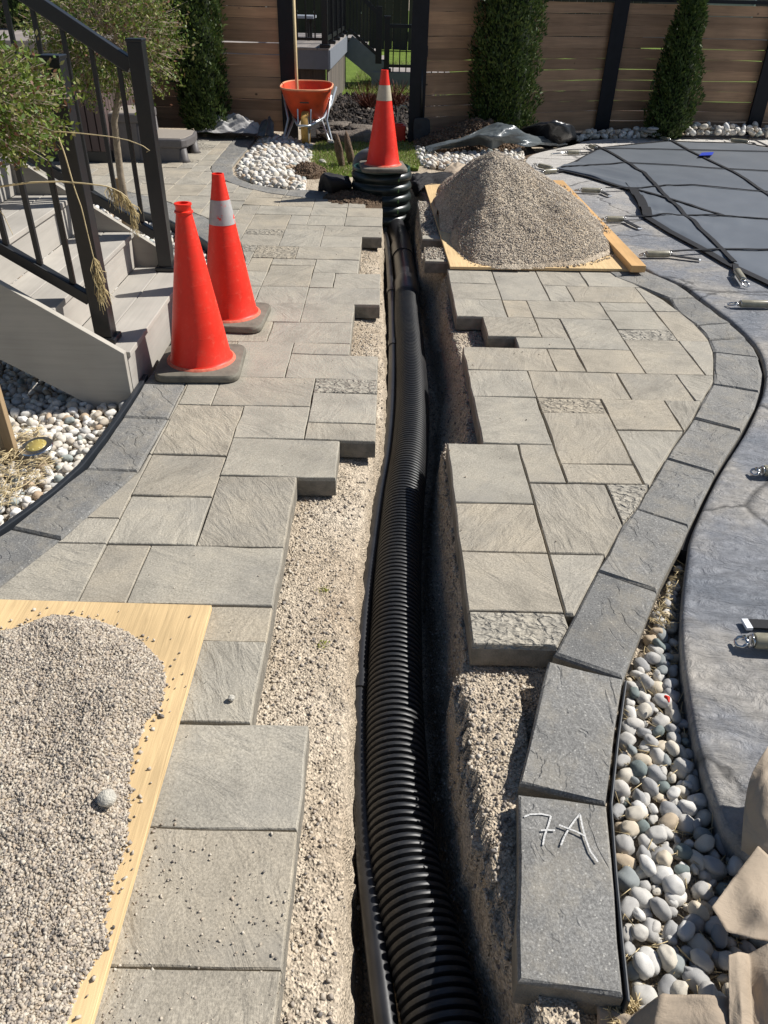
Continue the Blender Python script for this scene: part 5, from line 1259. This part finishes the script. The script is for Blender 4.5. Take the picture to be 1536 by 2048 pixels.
# ------------------------------------------------------------------ wheelbarrow and tools
def barrow():
    w = thing('wheelbarrow', 'orange wheelbarrow seen from its front by the gateway post', 'wheelbarrow', (-.82, 8.8, 0))
    ORG = plain('orange_tray', (.62, .075, .022), .5, .28, 9, .2, spec=.4)
    xm = PY(611,185,8.75).x; zr = PY(611,179,8.6).z
    def loop(wx, wy, yc, z, tilt=0):
        L = []
        for k in range(28):
            a = 2*math.pi*k/28; ca, sa = math.cos(a), math.sin(a); L.append((xm+wx*math.copysign(abs(ca)**.62, ca), yc+wy*math.copysign(abs(sa)**.7, sa), z+tilt*math.copysign(abs(sa)**.7, sa)))
        return L
    rings = [loop(.268, .36, 8.92, zr-.012, .01), loop(.262, .352, 8.92, zr+.004, .01), loop(.250, .34, 8.92, zr, .01), loop(.225, .30, 8.93, zr-.10), loop(.185, .25, 8.95, zr-.2), loop(.150, .2, 8.97, zr-.275), loop(.11, .15, 8.98, zr-.29)]
    mb = MB(); v = [p for r in rings for p in r]; f = [(q*28+i, q*28+(i+1) % 28, (q+1)*28+(i+1) % 28, (q+1)*28+i) for q in range(6) for i in range(28)]; f.append(tuple(range(6*28, 7*28))); mb.add(v, f)
    o_ = mb.build('tray', ORG, w, smooth=True, auto=50); s_ = o_.modifiers.new('thick', 'SOLIDIFY'); s_.thickness = .008
    MB().tube([Vector(p) for p in rings[1]]+[Vector(rings[1][0])], .009, 8, caps=False).build('rolled_rim', plain('faded_orange_rim', (.70, .30, .16), .6, .15, 20, .1), w, smooth=True)
    TYRE = plain('yellow_wheel_tyre', (.42, .25, .07), .7, .2, 30, .2)
    wy, wr = 8.62, .158
    mb = MB(); pr_ = [(wr-.03, -.034), (wr-.006, -.034), (wr, -.02), (wr, .02), (wr-.006, .034), (wr-.03, .034)]; n = 32; v = []; f = []
    for r_, xx in pr_:
        for k in range(n): a = 2*math.pi*k/n; v.append((xm+xx+.002, wy+r_*math.cos(a), wr+r_*math.sin(a)))
    for q in range(5):
        for k in range(n): f.append((q*n+k, q*n+(k+1) % n, (q+1)*n+(k+1) % n, (q+1)*n+k))
    wh = mb.add(v, f).build('wheel', TYRE, w, smooth=True, auto=50)
    v = []; f = []
    MB().tube([(xm-.03, wy, wr), (xm+.03, wy, wr)], wr-.03, 24).build('rim', plain('wheel_rim', (.35, .33, .30), .5, .1, 20, .1), wh, local=True).location = (0, 0, 0)
    MB().tube([(xm-.065, wy, wr), (xm+.065, wy, wr)], .008, 8).build('axle', GALV, w)
    MB().tube([(xm-.085, 8.95, .20), (xm-.068, wy-.12, .205), (xm-.05, wy-.175, .205), (xm+.05, wy-.175, .205), (xm+.068, wy-.12, .205), (xm+.085, 8.95, .20)], .011, 8).build('wheel_guard', GALV, w, smooth=True)
    for s in (-1, 1):
        MB().tube([(xm+s*.062, wy-.1, .20), (xm+s*.066, wy-.06, .34)], .007, 8).build('tray_brace', GALV, w)
        MB().tube([(xm+s*.07, wy-.1, .205), (xm+s*.16, 9.0, .21), (xm+s*.22, 9.3, .30), (xm+s*.25, 9.75, .42)], .014, 8).build('handle', GALV, w, smooth=True)
        MB().tube([(xm+s*.245, 8.93, zr-.08), (xm+s*.20, 8.86, .21), (xm+s*.23, 8.84, .10), (xm+s*.262, 8.80, .012), (xm+s*.245, 8.78, .004), (xm+s*.222, 8.80, .03), (xm+s*.14, 8.9, .215)], .0125, 8).build('leg', GALV, w, smooth=True)
    MB().box((xm, 8.56+.03, zr-.115), (.09, .004, .012)).build('label_strip', BLACKM, w)
barrow()
PALEW = plain('pale_wood_handle', (.55, .42, .22), .6, .15, 30, .1)
t = thing('long_handled_tool', 'pale long handled tool leaning up from the wheelbarrow on the black post', 'garden tool', tuple(PY(594,178,9.0)))
a = PY(594,182,9.0); b_ = PY(585,-60,9.14); MB().tube([a-Vector((0, 0, .18)), a, b_], .016, 10).build('handle', PALEW, t, smooth=True)
MB().box(a-Vector((0, 0, .2)), (.14, .02, .12)).build('tool_head', BLACKM, t, bevel=.004)
def shovel():
    b0 = PY(843,288,8.86); t0 = PY(845,105,8.92); s = thing('shovel', 'dark shovel leaning blade down beside the right gateway post', 'shovel', tuple(b0))
    d = (t0-b0).normalized(); MB().tube([b0+d*.22, b0+d*.5, t0-d*.05], .013, 10).build('shaft', BLACKM, s, smooth=True)
    ctrl = [[b0+Vector((x*wd, -.012-.012*(1-abs(x)), 0))+d*h for x in (-1, -.5, 0, .5, 1)] for h, wd in ((0, .07), (.06, .085), (.16, .088), (.235, .075), (.25, .02))]
    G_ = bspline_sheet(ctrl, 16, 16); o_ = np_mesh('blade', G_.reshape(-1, 3), grid_faces(16, 16), plain('worn_steel_blade', (.035, .037, .04), .6, .3, 20, .2, metal=.1), s, smooth=True); o_.modifiers.new('thick', 'SOLIDIFY').thickness = .004
    x = Vector((1, 0, 0)); MB().tube([t0-d*.05, t0-d*.03-x*.045, t0+d*.05-x*.05, t0+d*.05+x*.05, t0-d*.03+x*.045, t0-d*.05], .011, 8).build('grip', BLACKM, s, smooth=True)
shovel()
def fuel():
    c = P(797,285); f = thing('red_container', 'red plastic container with a bent pale hose by the gateway post', 'container', (c.x, c.y+.08, 0)); RED = plain('red_plastic', (.50, .035, .018), .45, .12, 12, .1)
    MB().box((c.x, c.y+.08, .08), (.15, .12, .16)).build('body', RED, f, bevel=.014); MB().box((c.x, c.y+.08, .165), (.09, .06, .02)).build('cap', RED, f, bevel=.006)
    L = [PY(a, b, c.y+.08) for a, b in ((796,254),(795,235),(797,220),(803,212),(811,212),(815,219))]; MB().tube([Vector(p) for p in resamp([list(p) for p in L], 20)], .010, 8).build('hose', plain('pale_hose', (.5, .47, .36), .5, .1, 20, .1), f, smooth=True)
    L = [PY(a, b, c.y+.05) for a, b in ((797,255),(790,262),(786,270))]; MB().tube(L, .008, 8).build('spout', BLACKM, f, smooth=True)
fuel()

# ------------------------------------------------------------------ rocks, soil, sheets
for k, (px, py, r, sq, lab) in enumerate(((676,252,.16,(1.25,.6,.28),'flat grey rock highest of the rocks behind the wheelbarrow'), (722,258,.15,(1.1,.7,.3),'flat grey rock left of the far cone against the mulch'), (668,272,.12,(1.2,.7,.4),'brownish rock low behind the wheelbarrow leg'),
        (712,279,.19,(1.25,.6,.42),'largest brown rock at the edge of the grass behind the far cone'), (742,271,.12,(1,.7,.5),'pale brown rock touching the far cone outline'), (661,284,.035,(1,.8,.8),'small pale rock beside the wheelbarrow leg'), (589,293,.03,(1,.7,.6),'small pebble-like rock on the grass left'), (644,322,.035,(1,.7,.7),'single small stone lying on the grass'))):
    p = P(px, py, .02); boulder('rock', (p.x, p.y, max(r*sq[2]*.5, .01)), r, ROCK if k < 5 else PALEST, lab, 'rock', 2.7*k+1, 3, sq, .35, 'rocks by the gateway')
SLABR = plain('brown_split_stone', (.17, .115, .08), .9, .4, 14, 1., .02)
for k, (px, py, lab, dx) in enumerate(((683,335,'left upright brown stone slab beside the vent elbow', -.03), (697,330,'right upright brown stone slab beside the vent elbow', .03))):
    p = P(px, py); o = boulder('stone_slab', (p.x+dx*.4, p.y, .10), .17, SLABR, lab, 'stone', 4.+k*3, 3, (.22, .16, 1.), .3, 'upright stone slabs'); o.rotation_euler = (.1, -.22, .3)
def soil_pile(name, label, cx, cy, R, H, seed, n, chip, el=1., lim=9):
    nx = 60; xs = np.linspace(-R*1.05, R*1.05, nx); X, Y = np.meshgrid(xs, xs*el, indexing='ij'); 
    def f(X, Y):
        t = np.hypot(X, Y/el)/R*(1+.18*fastnoise(X+seed, Y, 2.2/R*.4, seed, 2)); return H*np.clip(1.04-np.sqrt(t*t+.002), 0, 2)*(1+.25*fastnoise(X, Y, 5, seed+1, 3))+.03*fastnoise(X, Y, 12, seed+2, 3)*(t < 1)-.03*(t >= 1)
    Z = f(X, Y); o_ = thing(name, label, 'soil heap', (cx, cy, 0)); np_mesh('soil_core', np.stack([X, Y, Z], -1).reshape(-1, 3), grid_faces(nx, nx), SOIL, o_, smooth=True, local=True)
    q = np.stack([rng.uniform(-R, R, n), rng.uniform(-R, R, n)*el], 1); z = f(q[:, 0], q[:, 1]); k = z > .0
    c_ = crushed('clods', np.c_[q[k], z[k]+.002], chip, SOILCH, o_); c_.location = (0, 0, 0)
    return o_
p = P(935,287); dcx, dcy = PY(950,262,8.78).x, 8.78
soil_pile('soil_heap', 'brown dug soil heap behind the grey tarp', dcx, dcy, .62, PY(955,240,8.78).z+.02, 5, 6000, .028, .6)
p = P(612,352); soil_pile('soil_heap', 'small soil mound on the rim of the white pebbles', p.x, p.y+.12, .17, .09, 9, 700, .014)
p = P(700,398); soil_pile('soil_heap', 'loose soil at the pit edge left of the riser', p.x+.02, p.y+.02, .22, .05, 15, 700, .014)
def lin_sheet(C, nu, nv):
    C = np.array([[list(p) for p in r] for r in C]); f = lambda A, n: np.stack([np.apply_along_axis(lambda c: np.interp(np.linspace(0, len(c)-1, n), np.arange(len(c)), c), 0, A[..., k]) for k in range(3)], -1)
    return f(f(C, nu).transpose(1, 0, 2), nv).transpose(1, 0, 2)
def cloth(name, ctrl, mat, label, cat, nu=70, nv=60, amp=.012, sc=9, seed=1, group=None, th=.0012, fold=.02, fold_n=16, paper=False):
    G_ = (lin_sheet if paper else bspline_sheet)([[(PY(*c[:3]) if len(c) == 4 else P(*c)) for c in r] for r in ctrl], nu, nv); X, Y = G_[..., 0], G_[..., 1]
    U_, V_ = np.meshgrid(np.linspace(0, 1, nu), np.linspace(0, 1, nv), indexing='ij')
    n = 1-2*np.abs(fastnoise(U_*1.0, V_*.9, sc*.7, seed, 3)); n2 = 1-2*np.abs(fastnoise(U_+V_*.6, V_-U_*.5, sc*1.5, seed+3, 2))
    rf = np.random.default_rng(seed+50); cr = np.zeros_like(U_)
    for q in range(fold_n):
        a = rf.random()*3.1416; d = (U_-rf.random())*math.cos(a)*1.2+(V_-rf.random())*math.sin(a)
        w = (.10+.22*rf.random()) if paper else .05+.28*rf.random(); s_ = (U_-rf.random())*math.sin(a)-(V_-rf.random())*math.cos(a); cr += (rf.random()-.4)*np.clip(1-np.abs(d)/w, 0, 1)*np.clip(1.4-np.abs(s_)/.45, 0, 1)
    G_[..., 2] += fold*cr
    G_[..., 2] += amp*(n+.5*n2); G_[..., 0] += amp*.6*fastnoise(U_, V_, sc, seed+5, 2); G_[..., 1] += amp*.6*fastnoise(U_, V_, sc, seed+6, 2)
    if paper: G_ += rf.normal(0, 1, G_.shape)*np.array([.0002, .0002, .0002])
    og_ = G_.reshape(-1, 3).mean(0); og_[2] = G_[..., 2].min(); o_ = np_mesh(name, G_.reshape(-1, 3), grid_faces(nu, nv), mat, None, smooth=not paper, origin=tuple(og_)); s_ = o_.modifiers.new('thick', 'SOLIDIFY'); s_.thickness = th; return prop(o_, label, cat, group)
cloth('tarp', [[(850,310,.0),(850,306,.03),(856,303,.05)], [(895,306,0),(905,293,.09),(915,287,.10)], [(955,305,.0),(960,279,.15),(975,264,.18)], [(985,309,.01),(992,274,.18),(1006,252,.24)], [(1010,300,.03),(1020,280,.14),(1034,264,.20)], [(1050,304,.02),(1060,290,.07),(1055,281,.10)], [(1100,296,0),(1098,287,.04),(1090,283,.05)], [(1135,291,0),(1130,287,.02),(1124,284,.02)]], TARP_G, 'shiny grey plastic sheet draped over the soil beyond the gravel heap', 'tarp', 120, 70, .010, 8, 3, fold=.07, fold_n=26)
cloth('tarp', [[(1035,287,.0),(1036,272,.08),(1040,262,.16),(1046,258,.16)], [(1075,292,0),(1080,270,.12),(1085,251,.22),(1085,248,.18)], [(1110,293,0),(1115,272,.12),(1118,249,.23),(1116,246,.2)], [(1135,290,0),(1140,275,.10),(1136,256,.18),(1130,253,.16)], [(1152,284,0),(1150,278,.05),(1146,270,.08),(1142,268,.07)]], TARP_B, 'black plastic sheet bundled at the corner of the pool deck', 'tarp', 90, 60, .008, 6, 9, fold=.06, fold_n=20)
cloth('landscape_fabric', [[(392,266,8.85,1),(398,258,9.0,1),(404,254,9.15,1)], [(425,266,8.8,1),(432,252,9.0,1),(440,244,9.2,1)], [(455,268,8.8,1),(464,250,8.95,1),(470,236,9.15,1)], [(490,268,8.8,1),(488,252,8.95,1),(486,238,9.15,1)], [(520,270,8.85,1),(512,258,8.95,1),(506,249,9.1,1)], [(528,271,8.9,1),(526,266,8.95,1),(522,260,9.05,1)]], FABRIC_G, 'grey landscape fabric crumpled below the left cedar', 'fabric', 90, 60, .006, 6, 12, fold=.08, fold_n=22)
cloth('landscape_fabric', [[(514,272,8.8,1),(520,256,8.9,1),(526,248,9.0,1)], [(532,272,8.8,1),(535,252,8.9,1),(541,243,9.0,1)], [(548,268,8.85,1),(548,255,8.9,1),(547,247,9.0,1)]], TARP_G, 'shiny dark fabric scrap at the top corner of the white pebbles', 'fabric', 50, 40, .004, 5, 14, fold=.06)
cloth('landscape_fabric', [[(818,360,.0),(828,352,.05),(860,348,.05),(930,352,.03)], [(822,385,-.06),(832,368,.03),(868,360,.03),(930,362,.02)], [(826,420,-.25),(836,395,-.06),(858,376,.0),(900,370,.01)]], FABRIC_B, 'black fabric hanging into the pit right of the riser', 'fabric', 60, 50, .02, 5, 16)
cloth('landscape_fabric', [[(636,382,.0),(640,360,.10),(650,347,.11)], [(660,392,-.02),(662,362,.13),(668,346,.13)], [(688,392,-.02),(694,370,.09),(692,352,.10)], [(700,388,-.01),(704,378,.03),(702,366,.05)]], FABRIC_B, 'folded black fabric block at the edge of the patio left of the riser', 'fabric', 70, 60, .005, 4, 18, fold=.06, fold_n=16)
cloth('kraft_paper', [[(880,350,.01),(890,340,.03),(905,328,.03)], [(905,352,.02),(912,338,.06),(918,326,.05)], [(932,348,.01),(934,338,.03),(932,330,.03)]], KRAFT, 'brown paper scrap among white pebbles beside the gravel heap', 'paper', 40, 40, .003, 4, 20)
cloth('kraft_paper', [[(1482,1700,.0),(1485,1660,.03),(1490,1610,.06),(1502,1552,.09),(1534,1496,.10)], [(1530,1725,.0),(1530,1690,.04),(1534,1640,.075),(1548,1580,.10),(1572,1515,.11)], [(1620,1745,.0),(1620,1700,.04),(1624,1655,.07),(1640,1590,.09),(1660,1525,.10)]], KRAFT, 'curled brown paper standing up on the deck edge at the right', 'paper', 40, 46, .0006, 4, 22, 'brown paper sheets', .0005, .014, 8)
cloth('kraft_paper', [[(1424,1814,.030),(1470,1752,.014),(1516,1692,.034)], [(1452,1862,.016),(1500,1795,.020),(1556,1730,.014)], [(1500,1880,.018),(1540,1830,.024),(1590,1760,.02)], [(1590,1892,.02),(1620,1840,.026),(1660,1780,.02)]], KRAFT, 'flat creased brown paper lying over the grey pebbles', 'paper', 30, 26, .0004, 4, 24, 'brown paper sheets', .0005, .014, 15, True)
cloth('kraft_paper', [[(1196,2160,-.055),(1196,2080,-.055),(1192,2006,-.055)], [(1290,2170,-.03),(1275,2090,-.035),(1262,2034,-.045)], [(1310,2170,-.015),(1300,2080,-.004),(1326,1986,.016)], [(1380,2170,-.01),(1372,2085,.004),(1378,1993,.012)], [(1446,2170,-.008),(1444,2075,.006),(1452,1999,.014)], [(1520,2170,-.01),(1520,2075,.0),(1510,1990,.008)], [(1620,2170,-.01),(1620,2075,.0),(1600,1990,.004)]], KRAFT, 'lower crumpled brown paper sheet at the bottom right with its edge curling up', 'paper', 49, 26, .0004, 4, 26, 'brown paper sheets', .0005, .015, 24, True)
cloth('kraft_paper', [[(1462,2140,.012),(1458,2010,.036),(1456,1912,.058)], [(1490,2130,.024),(1482,2010,.042),(1474,1910,.044)], [(1512,2130,.012),(1503,2010,.020),(1497,1908,.026)], [(1560,2130,.03),(1545,2000,.044),(1536,1888,.040)], [(1650,2130,.024),(1640,2000,.032),(1630,1900,.032)]], KRAFT, 'folded brown paper flap lying over the lower paper sheet in the corner', 'paper', 41, 30, .0004, 4, 28, 'brown paper sheets', .0005, .014, 18, True)
for px, py, lab in ((1330,1393,'tiny red-orange leaf scrap on the grey pebbles'),):
    p = P(px, py, .0); mb = MB(); mb.tube([p, p+Vector((.004, -.008, .004)), p+Vector((.004, -.018, .0))], [.004, .0055, .002], 6); o = mb.build('leaf_scrap', CONE, origin=tuple(p)); prop(o, lab, 'leaf')

# grit and sand kicked over the pavers, tiny weeds in the bench
q = np.stack([-.8+2.1*rng.random(2600), .6+5.2*rng.random(2600)], 1); inr = np.zeros(len(q), bool)
for r in RECTS: inr |= pts_in(r, q)
d = np.minimum(np.abs(q[:, 0]-lipL(q[:, 1])), np.abs(q[:, 0]-rUp(q[:, 1]))); q = q[inr & (rng.random(len(q)) < .12+.8*np.exp(-d/.05)) & ((q[:, 0] > -.42) | (q[:, 1] > 1.56))]
crushed('paver_grit', np.c_[q, np.full(len(q), .0025)], .0042, STONECH)
WEED = leafmat('weed_leaf', [(0, (.28, .32, .03)), (.5, (.36, .38, .05))])
for px, py, lab in ((648,1182,'upper tiny yellow-green weed in the gravel bench left of the conduit'), (646,1288,'lower tiny yellow-green weed in the gravel bench left of the conduit')):
    p = P(px, py, -.085); z = float(gz(np.array([[p.x]]), np.array([[p.y]]))[0, 0]); n = 40; C = np.c_[p.x+rng.normal(0, .008, n), p.y+rng.normal(0, .008, n), np.full(n, z+.003)]; U = unit(rng.normal(size=(n, 3))+np.array([0, 0, .8]))*.007; o = quads('weed', C-np.array(p), U, unit(np.cross(U, rng.normal(size=(n, 3))))*.002, WEED, None); o.location = p; prop(o, lab, 'weed')
